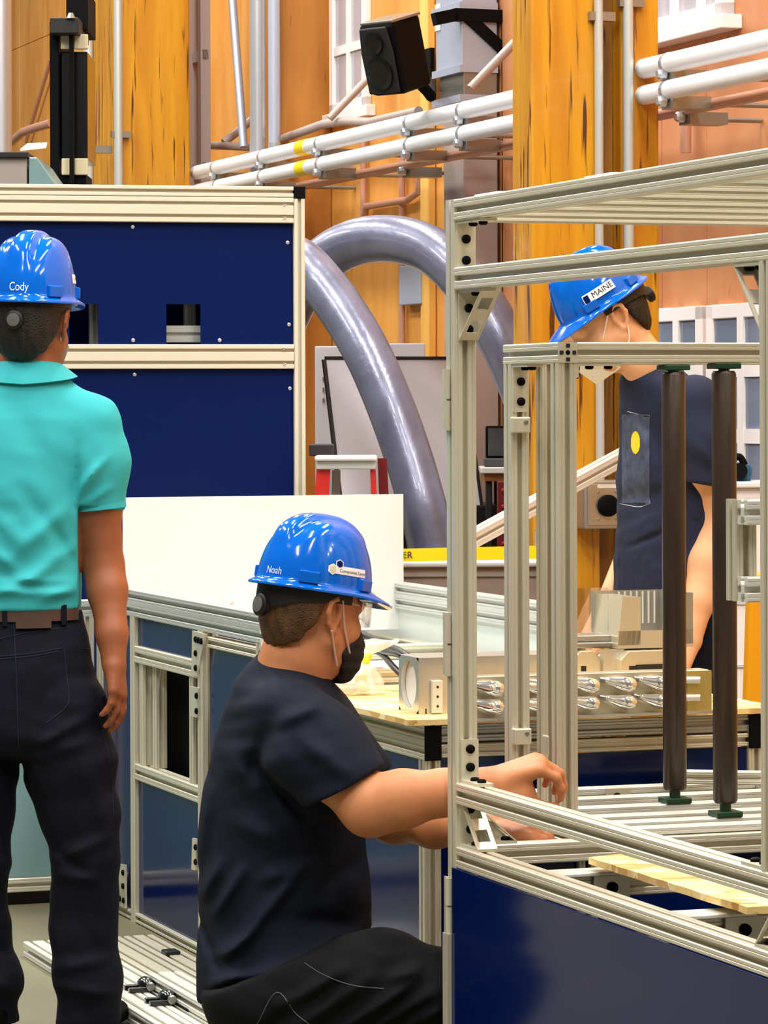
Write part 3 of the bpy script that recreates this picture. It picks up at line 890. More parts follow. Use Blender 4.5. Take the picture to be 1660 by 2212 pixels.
# brackets on the left post
gusset(en, C0 + B * .0235 + UP * (zr1 - .042), -UP, -A, .1, .13, .036, web=False, slope=False)
gusset(en, C0 + B * .0285 + UP * (zr2 - .044), -UP, -A, .1, .13, .04)
gusset(en, C0 + B * .0285 + UP * zr3, UP, -A, .085, .09, .036, web=False, slope=False)
gusset(en, C0 + B * .0285 + UP * zr4, UP, -A, .095, .1, .042)
gusset(en, C0 + A * .022 + B * .047 + UP * zr4, UP, B, .075, .085, .036)
gusset(en, C0 - A * pr + B * .021 + UP * (zr2 - .044), -UP, A, .11, .1, .036)
gusset(en, C0 - A * pr + B * .021 + UP * zr3, UP, A, .03, .08, .036, web=False, slope=False)
gusset(en, C0 - A * (pr + .06) + B * .021 + UP * zr4, UP, A, .09, .09, .036)
for s in (.24, .8):       # joining plates lying on the top rail
    MB().box(C0 + B * .02 + UP * zr1 - A * (s - .18), A * -.13, B * .05, UP * .006).build('joining_plate', M['alu_cool'], en, bevel=.002)
# hinges on the outer face
for y0, y1 in ((797, 930), (1325, 1462), (1900, 2022)):
    z1, z0 = zE(y0), zE(y1)
    p = C0 + A * .028 - B * .004
    h = MB().tube([p + UP * z0, p + UP * ((z0 + z1) / 2 - .002)], .008, 12).tube([p + UP * ((z0 + z1) / 2 + .002), p + UP * z1], .008, 12)
    h.box(p + UP * z0 + A * .002, A * .028, B * .004, UP * (z1 - z0))
    h.build('hinge', M['alu'], en, smooth=True)
# lower door
door = MB().box(C0 + A * .012 - B * .005 + UP * .05, A * -(LEN + .012), B * .005, UP * (zr4 - .042 - .05)).build('door', M['navy'], en, bevel=.001)
MB().box(C0 + A * .045 - B * .012 + UP * .05, A * -.03, B * .008, UP * (zE(2020) - .05)).build('door_edge', M['alu'], door)
# base: inner panels, bed rails
MB().box(C0 + A * .03 + B * .05 + UP * .05, B * (WID - .05), A * .006, UP * (zr4 - .05 - .042)).build('end_panel', M['navy'], en)
MB().box(C0 + B * (WID) + UP * .05, A * -LEN, B * .006, UP * (zr4 - .05)).build('side_panel', M['navy'], en)
MB().box(C0 + B * .05 + UP * .05, A * -LEN, B * (WID - .05), UP * .01).build('base_plate', M['dark'], en)
for y, px in ((1880, 1250), (1968, 1530)):
    q = PZ(px, y, zr4 - .03); a = (Vector((q.x, q.y, 0)) - C0).dot(A); b = (Vector((q.x, q.y, 0)) - C0).dot(B)
    rail('bed_rail', en, C0 + A * a + B * .043 + UP * (zr4 - .06), C0 + A * a + B * (WID - .005) + UP * (zr4 - .06), UP, .042, .042)
    pl = MB().box(C0 + A * (a - .035) + B * (b - .14) + UP * (zr4 - .039), B * .22, A * .07, UP * .008).build('plate', M['alu_white'], en, bevel=.002)
    ag = MB().box(C0 + A * (a - .031) + B * (b + .02) + UP * (zr4 - .085), B * .075, A * .006, UP * .046).build('angle_plate', M['alu_grey'], en)
    bolt(ag, C0 + A * (a - .031) + B * (b + .058) + UP * (zr4 - .062), -A, .011, .008)
# latch frame beside the right post
lp = P(1590, 1190, 5.85); lp.z = 0
z1, z0 = P(1590, 1079, 5.85).z, P(1590, 1299, 5.85).z
rail('latch_post', en, lp + B * .02 + A * .02 + UP * z0, lp + B * .02 + A * .02 + UP * z1, A, .04, .04)
for zc in (z1 - .021, z0 + .021):
    rail('latch_rail', en, lp + B * .003 - A * .021 + UP * zc, lp + B * .11 - A * .021 + UP * zc, UP, .04, .042, mat=M['alu_white'])
MB().box(lp + B * .055 + A * .0 + UP * (z0 + .045), B * .012, A * -.01, UP * (z1 - z0 - .1)).build('latch_plate', M['white_board'], en)
# bolts near the top right
bolt(en, C0 - A * (pr + .05) + B * .08 + UP * (zr1 - .03), -A)

# OSB strip lying on the bed
q = PZ(1272, 1866, zr4 - .018)
st = thing('osb_strip', 'ragged strip of OSB lying inside the open machine bed', 'board', q)
mb = MB()
L = 1.2
n = 14
poly = []
for k in range(n + 1):
    poly.append(q - A * (.72 * k / n) + B * random.uniform(-.003, .003))
for k in range(n, -1, -1):
    poly.append(q - A * (.72 * k / n) + B * (.13 + random.uniform(-.004, .004)) + A * .0)
poly[0] = q + B * .0; poly[-1] = q + B * .12 + A * .035
mb.prism(poly, UP * .013).build('sheet', M['osb'], st)

# ------------------------------------------------------------------ roller rack beyond the enclosure
R0 = P(1207, 1200, 7.05); R0.z = 0
zb = .60
rk = thing('roller_rack', 'upright aluminium roller rack on its rail bed in front of the table', 'rack', R0)
zt = P(1230, 739, 7.05).z
da = .285
rail('post', rk, R0 + A * .021 + B * .021 + UP * zb, R0 + A * .021 + B * .021 + UP * (zt - .042), A, .042, .042)
rail('post', rk, R0 + A * da + B * .021 + UP * zb, R0 + A * da + B * .021 + UP * (zt - .042), A, .042, .042)
rail('top_rail', rk, R0 + B * .021 + UP * (zt - .021), R0 + A * (da + .021) + B * .021 + UP * (zt - .021), UP, .042, .042)
ec = R0 + B * .021 + UP * (zt - .021) - A * .001
ek = MB().box(ec - B * .021 - UP * .021, B * .042, A * -.002, UP * .042).build('end_plate', M['alu'], rk)
bolt(ek, ec - A * .002, -A, .005, .0015)
for dx, dz in ((.014, 0), (-.014, 0), (0, -.014), (0, .014)):
    MB().box(ec + B * (dx - .004) + UP * (dz - .004) - A * .003, B * .008, A * -.001, UP * .008).build('slot', M['dark'], ek)
rail('top_rail', rk, R0 + A * .021 + B * .042 + UP * (zt - .021), R0 + A * .021 + B * .75 + UP * (zt - .021), UP, .042, .042)
rail('top_rail', rk, R0 + A * da + B * .042 + UP * (zt - .021), R0 + A * da + B * .75 + UP * (zt - .021), UP, .042, .042)
for a in (.021, da):
    rail('post', rk, R0 + A * a + B * .73 + UP * zb, R0 + A * a + B * .73 + UP * (zt - .042), A, .042, .042)
# a second pair of uprights behind
rail('post', rk, R0 + A * (da + .0) + B * .09 + UP * zb, R0 + A * (da + .0) + B * .09 + UP * (zt - .042), A, .036, .036, mat=M['alu'])
gusset(rk, R0 + A * (da - .021) + B * .021 + UP * (zt - .042), -UP, -A, .1, .09, .034, web=False, slope=False)
gusset(rk, R0 + A * .021 + B * .042 + UP * (zt - .042), -UP, B, .03, .1, .034, web=False, slope=False)
for y in (918, 1590):
    z = P(1135, y, 7.3).z
    p = R0 + A * (da - .021) + B * .0 + UP * z
    bl = MB().box(p - UP * .017 - B * .002, B * .04, A * -.02, UP * .034).build('stop_block', M['alu'], rk, bevel=.003)
    MB().disc(p + B * .027 + UP * .006 - A * .02, -A, .005, .002, 12).build('screw', M['zinc'], bl)
z = P(1200, 1600, 7.2).z
MB().box(R0 + A * .05 - B * .006 + UP * (z - .02), A * .03, B * .006, UP * .04).build('stop_block', M['alu'], rk, bevel=.003)
# bed
rail('bed_rail', rk, R0 - A * .10 + B * .021 + UP * (zb - .021), R0 + A * .66 + B * .021 + UP * (zb - .021), UP, .042, .042)
rail('bed_rail', rk, R0 - A * .10 + B * .75 + UP * (zb - .021), R0 + A * .66 + B * .75 + UP * (zb - .021), UP, .042, .042)
for a in (-.08, .021, .13, da, .45, .63):
    rail('bed_rail', rk, R0 + A * a + B * .044 + UP * (zb - .021), R0 + A * a + B * .727 + UP * (zb - .021), UP, .042, .042, mat=M['alu_white'])
for a in (-.08, .6):
    for b in (.021, .75):
        rail('leg', rk, R0 + A * a + B * b + UP * .02, R0 + A * a + B * b + UP * (zb - .042), A, .042, .042)
q = PZ(1410, 1720, zb); a = (Vector((q.x, q.y, 0)) - R0).dot(A); b = (Vector((q.x, q.y, 0)) - R0).dot(B)
pl = MB().box(R0 + A * .607 + B * (b - .03) + UP * (zb - .04), B * .06, A * -.006, UP * .04).build('plate', M['alu'], rk, bevel=.002)
bolt(pl, R0 + A * .60 + B * (b - .005) + UP * (zb - .02), -A, .009)
p = PZ(1500, 1705, zb + .0); b = (Vector((p.x, p.y, 0)) - R0).dot(B)
rail('brace', rk, R0 + A * .6 + B * (b - .02) + UP * (zb + .02), R0 + A * .5 + B * (b + .16) + UP * (zb + .02), UP, .03, .03)
# rollers
def roller(px, a, zbot_off=0):
    o = R0 + A * a
    q = PL(px, 1200, (o.x, o.y), B2); q.z = 0
    zt_ = zt - .042
    r = MB()
    r.tube([q + UP * (zb + .028), q + UP * (zb + .034), q + UP * (zt_ - .022), q + UP * (zt_ - .016)], [.022, .0255, .0255, .022], 28)
    ro = r.build('roller', M['roller'], rk, smooth=True)
    for z, d in ((zb, 1), (zt_, -1)):
        cl = MB().cbox(q + UP * (z + d * .006), B * .058, A * .05, UP * .012)
        cl.tube([q + UP * (z + d * .01), q + UP * (z + d * .03)], .012, 12)
        cl.build('clip', M['green_clip'], ro, bevel=.002)
roller(1457, da); roller(1566, .021)

# ------------------------------------------------------------------ work table with OSB top
T0 = P(917, 1600, 7.78); T0.z = 0
zo = P(917, 1565, 7.78).z - .002
TA, TB = .95, .80
tb = thing('work_table', 'aluminium framed work table with navy panels and black end caps', 'table', T0)
rail('top_rail', tb, T0 + B * .02 + UP * (zo - .04), T0 + A * TA + B * .02 + UP * (zo - .04), UP, .04, .08, 1, 2)
MB().box(T0 - A * .006 + UP * (zo - .08) , B * .04, A * .006, UP * .078).build('end_cap', M['black'], tb, bevel=.002)
rail('top_rail', tb, T0 + A * .02 + B * .042 + UP * (zo - .02), T0 + A * .02 + B * (TB - .002) + UP * (zo - .02), UP, .04, .04, mat=M['alu_grey'])
rail('top_rail', tb, T0 + A * .02 + B * .042 + UP * (zo - .06), T0 + A * .02 + B * (TB - .002) + UP * (zo - .06), UP, .04, .03)
rail('top_rail', tb, T0 + B * (TB + .02) + UP * (zo - .04), T0 + A * TA + B * (TB + .02) + UP * (zo - .04), UP, .04, .08, 1, 2)
MB().box(T0 + B * TB - A * .006 + UP * (zo - .08), B * .04, A * .006, UP * .078).build('end_cap', M['black'], tb, bevel=.002)
for (a, b) in ((.02, .02), (.02, TB + .02), (TA - .02, .02), (TA - .02, TB + .02)):
    rail('leg', tb, T0 + A * a + B * b + UP * .02, T0 + A * a + B * b + UP * (zo - .08), A, .04, .04)
rail('bottom_rail', tb, T0 + B * .02 + A * .045 + UP * .1, T0 + A * (TA - .045) + B * .02 + UP * .1, UP, .04, .04)
rail('bottom_rail', tb, T0 + A * .02 + B * .045 + UP * .1, T0 + A * .02 + B * (TB - .005) + UP * .1, UP, .04, .04)
MB().box(T0 + A * .042 + B * .008 + UP * .122, A * (TA - .084), B * .006, UP * (zo - .08 - .124)).build('side_panel', M['navy'], tb)
MB().box(T0 + B * .042 + A * .008 + UP * .122, B * (TB - .045), A * .006, UP * (zo - .075 - .124)).build('end_panel', M['navy'], tb)

ob_ = thing('osb_sheet', 'OSB sheet laid on the work table as its top', 'board', T0 + UP * zo)
q = T0 - B * .042 - A * .012 + UP * (zo + .001)
poly = []
W_ = TB + .13
for k in range(13): poly.append(q + B * (W_ * k / 12) + A * random.uniform(-.004, .004))
for k in range(1, 11): poly.append(q + B * W_ + A * (TA * k / 10) + B * random.uniform(-.003, .003))
for k in range(1, 13): poly.append(q + B * (W_ * (1 - k / 12)) + A * (TA + random.uniform(-.003, .003)))
for k in range(1, 10): poly.append(q + A * (TA * (1 - k / 10)) + B * random.uniform(-.003, .003))
MB().prism(poly, UP * .0125).build('sheet', M['osb'], ob_)
zo2 = zo + .0136

# ------------------------------------------------------------------ long machine base on the left
l0 = P(286, 1400, 9.8); L2 = (l0.x, l0.y); L0 = Vector((l0.x, l0.y, 0))
def pl(px, py, off=0): return PL(px, py, L2, A2, -off)
def sL(px):
    q = pl(px, 700); q.z = 0
    return (q - L0).dot(A)
lm = thing('panelled_machine', 'long low machine base with navy panels and aluminium frame behind the kneeling man', 'machine', L0)
zL = lambda py: P(286, py, 9.8).z
s_far, s_near = sL(205), sL(560)
s_near = min(s_near, -1.12)
def lrail(s0, s1, py0, py1, b=.02, w=.04, nh=1, name='rail', m='alu'):
    z1, z0 = zL(py0), zL(py1)
    p = L0 + A * s0 + B * b + UP * (z0 + z1) / 2
    q = L0 + A * s1 + B * b + UP * (z0 + z1) / 2
    return rail(name, lm, p, q, UP, w, z1 - z0, 1, nh, M[m])
lrail(s_far, s_near, 1274, 1332, nh=2, name='top_rail', m='alu_cool')
p1a, p1b = sL(290), sL(276); p2a, p2b = sL(441), sL(416)
def lpost(s, w=.04, z0=.0, z1=None, b=.02, m='alu'):
    z1 = zL(1332) if z1 is None else z1
    rail('post', lm, L0 + A * s + B * b + UP * z0, L0 + A * s + B * b + UP * z1, A, w, w, mat=M[m])
lpost((p1a + p1b) / 2, .042); lpost((p2a + p2b) / 2 - .01, .045)
lpost(s_far - .02); lpost(s_near + .02)
sa, sb = (p1a + p1b) / 2 - .022, (p2a + p2b) / 2 + .014
lrail(sa, sb, 1394, 1430); lrail(sa, sb, 1648, 1682)
lrail(sa, sb, 1970, 1990); lrail(s_far, s_near, 1992, 2014, name='bottom_rail')
lrail(s_far - .04, p1b + .0, 1970, 1990)
lrail(p2a, s_near + .04, 1340, 1362)
def lpanel(s0, s1, z0, z1, off=.012, name='panel', m='navy'):
    MB().box(L0 + A * s1 + B * off + UP * z0, A * (s0 - s1), B * .006, UP * (z1 - z0)).build(name, M[m], lm)
lpanel(sa, sb, zL(1430) + .036, zL(1332) - .001)
lpanel(sa, sb, zL(1970), zL(1682))
lpanel(p2a - .002, s_near + .04, zL(1990), zL(1362), m='navy', name='door_panel')
lpanel(s_far - .04, p1b + .002, zL(1970), zL(1332), name='panel')
# framed opening
z1, z0 = zL(1430), zL(1648)
for px in (299, 316, 407):
    s = sL(px)
    rail('inner_post', lm, L0 + A * s + B * (.02 if px != 316 else .036) + UP * z0, L0 + A * s + B * (.02 if px != 316 else .036) + UP * z1, A, .034, .034)
MB().box(L0 + A * sL(450) + B * .09 + UP * (z0 - .05), A * (sL(255) - sL(450)), B * .005, UP * (z1 - z0 + .1)).build('opening_dark', M['black'], lm)  # added black sheet, stands in for the dark inside of the opening
# gusset plates with bolt heads
def plate(poly, holes, name='gusset_plate'):
    v = [pl(x, y, .001) for x, y in poly]
    g = MB().prism(v, B * -.006).build(name, M['alu'], lm)
    for x, y in holes:
        bolt(g, pl(x, y, .007), -B, .0085, .006)
plate([(420, 1362), (448, 1370), (432, 1450), (430, 1462), (418, 1458)], [(424, 1381), (430, 1383), (436, 1385), (424, 1411), (424, 1443)])
plate([(415, 1482), (432, 1486), (431, 1550), (416, 1546)], [(426, 1503), (426, 1536)], 'hinge_plate')
plate([(420, 1810), (428, 1812), (427, 1880), (418, 1878)], [(424, 1830), (424, 1862)], 'hinge_plate')
plate([(262, 1866), (274, 1868), (275, 1962), (248, 1950), (250, 1930)], [(267, 1885), (267, 1914), (253, 1938), (260, 1941), (268, 1945)])
# far side of the base
WL = .82
def frail(s0, s1, py0, py1, b, nh=1, m='alu_cool', name='rail'):
    return lrail(s0, s1, py0, py1, b=b, nh=nh, name=name, m=m)
e2 = PL(1181, 1330, (L0.x + B.x * WL, L0.y + B.y * WL), A2); e2.z = 0
s_end = (e2 - L0 - B * WL).dot(A)
frail(s_far, s_end, 1274, 1332, WL + .02, 2, name='top_rail')
MB().box(L0 + A * s_end + B * WL + UP * zL(1332), B * .045, A * -.006, UP * (zL(1274) - zL(1332))).build('end_cap', M['black'], lm)
lrail(s_end + .06, s_far - .04, 1396, 1412, b=WL + .0)
MB().box(L0 + A * s_end + B * (WL + .012) + UP * zL(1400), A * (s_far - s_end), B * .006, UP * (zL(1332) - zL(1400))).build('frosted_panel', M['frosted'], lm)
MB().box(L0 + A * s_end + B * (WL + .012) + UP * .06, A * (s_far - s_end), B * .006, UP * (zL(1412) - .06)).build('panel', M['navy'], lm)
MB().box(L0 + A * (s_near + .06) + B * .05 + UP * (zL(1400) - .03), A * (s_far - s_near - .1), B * (WL - .06), UP * .008).build('deck_plate', M['frosted'], lm)
for s in (s_near + .02, (s_near + s_far) / 2):
    rail('cross_rail', lm, L0 + A * s + B * .042 + UP * (zL(1400)), L0 + A * s + B * (WL - .002) + UP * zL(1400), UP, .04, .04)
lpost(s_end + .02, .04, b=WL + .02)
lpost(s_far - .02, .04, b=WL + .02)
# upright on the far rail
u = L0 + A * (s_end + .03) + B * (WL + .02)
rail('upright', lm, u + UP * zL(1274), u + UP * P(1180, 755, 9.0).z, A, .05, .04, 1, 1, M['alu_white'])
MB().cbox(u + UP * P(1180, 1165, 9.0).z, B * .06, A * .06, UP * .05).build('clamp', M['zinc'], lm, bevel=.006)
MB().disc(u + UP * P(1180, 1165, 9.0).z - A * .03 + B * .012, -A, .014, .02, 14).build('clamp_knob', M['black'], lm, smooth=True)
# diagonal strip inside
tag(MB().tube([pl(492, 1302, -.3), pl(566, 1250, -.5)], .008, 8).build('edge_strip', M['white_board'], smooth=True), 'thin white strip slanting up behind the kneeling man\'s hard hat', 'strip')

# teal panelled cabinet meeting the far end
w0 = L0 + A * s_far - B * .01
tc_ = thing('teal_cabinet', 'pale teal panelled cabinet low behind the standing man\'s legs', 'cabinet', w0)
Lw = 1.1
zf = .045
MB().box(w0 - B * Lw + UP * (zf + .04), B * Lw, A * .006, UP * (zL(1340) - zf - .04)).build('panel', M['teal_panel'], tc_)
rail('bottom_rail', tc_, w0 - B * Lw + UP * (zf + .02), w0 + UP * (zf + .02), UP, .04, .04)
rail('top_rail', tc_, w0 - B * Lw + UP * (zL(1330)), w0 + UP * zL(1330), UP, .04, .05, mat=M['alu_cool'])
rail('post', tc_, w0 - B * .02 + UP * zf, w0 - B * .02 + UP * zL(1345), A, .04, .04)
MB().box(w0 - B * Lw + A * .05, B * Lw, A * .3, UP * zf).build('plinth', M['dark'], tc_)

# white board standing across the machine
b0 = pl(266, 1200); b0.z = 0
zt0 = PL(266, 1075, (b0.x, b0.y), B2).z
b1 = PL(872, 1100, (b0.x, b0.y), B2); b1.z = 0
wbt = thing('white_sheet', 'plain white sheet standing across the machine base behind the kneeling man', 'board', b0 + UP * .8)
lean = A * .02
MB().box(b0 + UP * .80, b1 - b0, A * .006 , UP * (zt0 - .80)).build('sheet', M['white_board'], wbt, bevel=.001)

# ------------------------------------------------------------------ loose extrusions on the floor
def floor_rail(px, py, db, z, w, L, label, nw=2, m='alu_white'):
    q = PZ(px, py, z + .04); q.z = 0
    q = q + B * db
    t = thing('loose_extrusion', label, 'rail', q + UP * z, 'loose aluminium extrusions on the floor')
    rail('extrusion', t, q + UP * (z + .02), q - A * L + UP * (z + .02), UP, w, .04, nw, 1, M[m])
    return q
f1 = floor_rail(82, 2032, 0, 0, .08, 1.58, 'flat white aluminium extrusion on the floor carrying two black clamps')
floor_rail(82, 2032, .085, 0, .08, 1.58, 'flat white extrusion on the floor, second from the aisle')
floor_rail(82, 2032, .18, 0, .09, 1.55, 'cream extrusion on the floor, third from the aisle', m='alu')
floor_rail(82, 2032, .275, 0, .08, 1.5, 'cream extrusion on the floor closest to the machine base', m='alu')
q = PZ(312, 2100, .08) + B * .05
t = thing('loose_extrusion', 'short white extrusion offcut lying on top of the other floor rails', 'rail', (q.x, q.y, .04), 'loose aluminium extrusions on the floor')
rail('extrusion', t, q - UP * .02, q - UP * .02 - A * .7, UP, .08, .036, 2, 1, M['alu_white'])
for i, (px, py, lab) in enumerate(((318, 2130, 'black two-pronged clamp on the floor rails, the upper of two'), (364, 2158, 'black two-pronged clamp on the floor rails, the lower of two'))):
    q = PZ(px, py, .05)
    t = thing('rail_clamp', lab, 'clamp', q - UP * .01)
    MB().tube([q - A * .02, q - A * .008, q + A * .022, q + A * .032], [.012, .021, .021, .016], 16).build('hub', M['black_gloss'], t, smooth=True)
    for d in (-.022, .02):
        MB().box(q - B * .052 + A * (d - .007) - UP * .012, B * .052, A * .015, UP * .014).build('prong', M['black_gloss'], t, bevel=.002)
    MB().disc(q - A * .03 + UP * .004, -A, .011, .01, 12).build('cap', M['zinc'], t, smooth=True)
    MB().box(q - A * .13 - UP * .012 + B * .01, A * .11, B * .012, UP * .008).build('tail', M['black'], t)
q = PZ(352, 2052, .05)
t = thing('rubber_wedge', 'small black rubber wedge under the machine base', 'wedge', q - UP * .05)
MB().box(q - UP * .05 - A * .03, A * .05, B * .04, UP * .05).build('wedge', M['rubber'], t, bevel=.004)

# ------------------------------------------------------------------ things on the work table
def onT(px, py): return PZ(px, py, zo2)
# aluminium block with a round bore
q = onT(905, 1543)
bk = thing('aluminium_block', 'machined aluminium block with large round hole on the OSB sheet', 'block', q)
Hb = .128; La = .135; Lb = .36
c = q
ring = []
N_ = 28
cc = q + A * (La / 2) + UP * (Hb * .5)
R_ = .052
outer = []
for k in range(N_):
    a = 2 * math.pi * k / N_
    ring.append(cc + A * (R_ * math.cos(a)) + UP * (R_ * 1.05 * math.sin(a)))
    ca, sa_ = math.cos(a), math.sin(a)
    m_ = max(abs(ca) / (La / 2), abs(sa_) / (Hb / 2))
    outer.append(cc + A * (ca / m_) + UP * (sa_ / m_))
# outline sorted square for each ring vertex: end face with hole
vs = ring + outer + [p + B * .012 for p in ring]
fs = [(k, (k + 1) % N_, N_ + (k + 1) % N_, N_ + k) for k in range(N_)] + [(k, 2 * N_ + k, 2 * N_ + (k + 1) % N_, (k + 1) % N_) for k in range(N_)]
fs.append(tuple(2 * N_ + k for k in range(N_)))
MB().add(vs, fs).build('end_face', M['block_alu'], bk)
MB().add([cc + B * .011 + (p - cc) * .98 for p in ring], [tuple(range(N_))]).build('lit_bore', M['white_board'], bk)  # white disc stands in for light falling inside the bore
mb = MB()
o = q
e = [o, o + A * La, o + A * La + UP * Hb, o + UP * Hb]
f = [p + B * Lb for p in e]
mb.add(e + f, [(0, 3, 7, 4), (1, 5, 6, 2), (3, 2, 6, 7), (0, 4, 5, 1), (4, 7, 6, 5)])
mb.build('body', M['block_alu'], bk)
p = q + B * .028 - A * .002
pl_ = MB().box(p + UP * .002, B * .026, A * -.012, UP * .075).build('mount_plate', M['alu_white'], bk, bevel=.002)
for z in (.018, .04, .062):
    MB().disc(p + B * .013 - A * .012 + UP * z, -A, .003, .0012, 8).build('hole', M['dark'], pl_)
kq = onT(915, 1541) - A * .01
kn = thing('plastic_knob', 'small black plastic knob standing at the foot of the aluminium block', 'knob', kq)
MB().tube([kq, kq + UP * .012, kq + UP * .02], [.009, .009, .006], 12).build('body', M['black'], kn, smooth=True)
MB().tube([kq + UP * .007, kq + B * .018 + UP * .004], .005, 10).build('stem', M['black'], kn)
# lamp unit with glass bulbs
q = onT(1040, 1562) + A * .035
lu = thing('lamp_unit', 'metal lamp unit with two rows of clear glass bulbs on the table edge', 'lamp', q)
Lx = .582; Hl = .098
MB().box(q + A * .03, B * Lx, A * .05, UP * Hl).build('reflector', M['tray_metal'], lu, bevel=.002)
MB().box(q, B * Lx, A * .03, UP * .006).build('tray', M['block_alu'], lu)
MB().box(q + B * (Lx - .058) + A * .018, B * .06, A * .012, UP * Hl * .98).build('end_plate', M['brass_plate'], lu)
for row, z in enumerate((.028, .068)):
    for k, bpx in enumerate((1074, 1174, 1290, 1374, 1452)):
        cxb = q + B * ((bpx - 1040) / 935.0) + A * .012 + UP * (z + .006)
        ax = (B * .94 - UP * .18 - A * .25).normalized()
        prof = [(-.038, .006), (-.03, .009), (-.018, .011), (0, .0165), (.018, .0185), (.03, .0145), (.036, .006)]
        bb = MB().tube([cxb + ax * a for a, r in prof], [r for a, r in prof], 14).build('bulb', M['bulb'], lu, smooth=True, sharp=80)
        MB().tube([cxb - ax * .05, cxb - ax * .036], .006, 10).build('cap', M['zinc'], bb)
    e = q + B * (Lx - .052) + UP * (z + .008) + A * .02
    MB().tube([e - B * .02 , e + B * .02 - A * .012], .008, 14).build('pipe_end', M['alu_white'], lu, smooth=True)
    MB().tube([e + B * .0195 - A * .0118, e + B * .0206 - A * .0125], .0055, 12).build('bore', M['black'], lu)
# folded sheet metal covers
def cover(px, py, w, d, h, ch, label, z0=None, m='tray_metal'):
    z0 = zo2 if z0 is None else z0
    q = PZ(px, py, z0)
    t = thing('metal_cover', label, 'cover', q)
    prof = [(0, 0), (w, 0), (w, h - ch), (w - ch, h), (ch, h), (0, h - ch)]
    MB().prism([q + B * x + UP * z for x, z in prof], A * d).build('shell', M[m], t, bevel=.002)
    fl_ = MB().box(q - A * .012 + UP * .0, B * w, A * .012, UP * .004).build('flange', M['block_alu'], t)
    MB().box(q + B * ch - A * .001 + UP * (h * .35), B * (w * .18), A * .002, UP * (h * .3)).build('slot', M['dark'], t)
    return q
cover(1238, 1500, .075, .15, .105, .022, 'small folded metal cover left of the strap on the table')
q = cover(1342, 1500, .17, .15, .105, .022, 'folded metal cover with black label slot right of the strap on the table')
MB().box(q + B * .04 - A * .003 + UP * .045, B * .09, A * .003, UP * .026).build('label', M['dark'], [o for o in COL.objects if o.name.startswith('metal_cover')][-1])
qs = PZ(1306, 1499, zo2 + .0)
sp_ = thing('metal_strap', 'bright metal strap bent over between the two small covers', 'strap', qs)
MB().prism([qs + UP * .001, qs + B * .04 + UP * .001, qs + B * .04 + UP * .085, qs + B * .055 + UP * .108, qs - B * .018 + UP * .108, qs + UP * .085], A * .008).build('strap', M['block_alu'], sp_)
zt_c = zo2 + .109
q = onT(1340, 1499) + UP * .109 + A * .01
t = thing('metal_hopper', 'large folded metal hopper with ribbed inner wall stacked on the covers', 'hopper', q)
w, h, d = .2, .125, .17
th = .008
MB().box(q, B * w, A * d, UP * th).build('floor_plate', M['tray_metal'], t)
MB().box(q + UP * th, B * w, A * .004, UP * .035).build('front_wall', M['tray_metal'], t)
MB().prism([q + UP * th, q + B * .06 + UP * th, q + B * .06 + UP * h, q + B * .012 + UP * h], A * d).build('side_wall', M['tray_metal'], t)
MB().box(q + B * (w - .02) + UP * th, B * .02, A * d, UP * h).build('side_wall', M['alu_grey'], t)
MB().box(q + A * (d - .006) + UP * th, B * w, A * .006, UP * h).build('rear_wall', M['alu_grey'], t)
for k in range(9):
    MB().box(q + A * (d - .009) + B * (.07 + k * .016) + UP * .05, B * .004, A * .003, UP * (h - .045)).build('rib', M['alu_white'], t)
q = onT(1252, 1499) + UP * .125 + A * .02
t = thing('acrylic_shield', 'clear plastic sheet standing upright left of the folded metal hopper', 'shield', q)
MB().box(q + UP * .018 + A * .02, B * .095, A * .004, UP * .112).build('sheet', M['clear'], t)
MB().box(q, B * .1, A * .09, UP * .016).build('foot', M['alu_grey'], t, bevel=.003)
MB().box(q - A * .012 - B * .01 - UP * .0155, B * .12, A * .11, UP * .015).build('foot', M['zinc'], t, bevel=.004)
# black cables
cb = [((762, 1362, 9.0), (800, 1378, 8.9), (840, 1396, 8.7), (872, 1412, 8.5), (905, 1440, 8.4)),
      ((766, 1376, 9.0), (800, 1392, 8.9), (830, 1406, 8.75), (868, 1416, 8.5), (900, 1446, 8.45)),
      ((770, 1386, 9.0), (800, 1402, 8.9), (826, 1414, 8.8), (850, 1440, 8.6), (880, 1470, 8.5))]
for i, c in enumerate(cb):
    ps = crom([P(*v) for v in c], 6)
    tag(MB().tube(ps, .010 - .001 * i, 10).build('cable', M['rubber'], smooth=True), ('top', 'middle', 'lowest')[i] + ' of three black cables beside the kneeling man\'s face', 'cable', 'black cables over the machine base')
# bag of parts
q = onT(768, 1500)
bg = thing('parts_bag', 'clear plastic bag of small parts on the OSB behind the masked face', 'bag', q)
def blob(c, r, sq, seed, mat_, name, parent, n=22, top=None):
    rnd = random.Random(seed)
    mb = MB(); vs = []; fs = []
    ph = [rnd.uniform(0, 6.28) for _ in range(6)]
    for i in range(n + 1):
        th = math.pi * i / n
        for k in range(n * 2):
            a = math.pi * k / n
            w = 1 + .10 * math.sin(3 * a + ph[0]) * math.sin(th * 2 + ph[1]) + .06 * math.sin(7 * a + ph[2] + 3 * th)
            x, y, z = math.sin(th) * math.cos(a) * r[0] * w, math.sin(th) * math.sin(a) * r[1] * w, math.cos(th) * r[2]
            if z < 0: z *= sq
            vs.append(Vector(c) + B * x + A * y + UP * z)
    m = n * 2
    for i in range(n):
        for k in range(m):
            fs.append((i * m + k, (i + 1) * m + k, (i + 1) * m + (k + 1) % m, i * m + (k + 1) % m))
    return mb.add(vs, fs).build(name, M[mat_], parent, smooth=True, sharp=180)
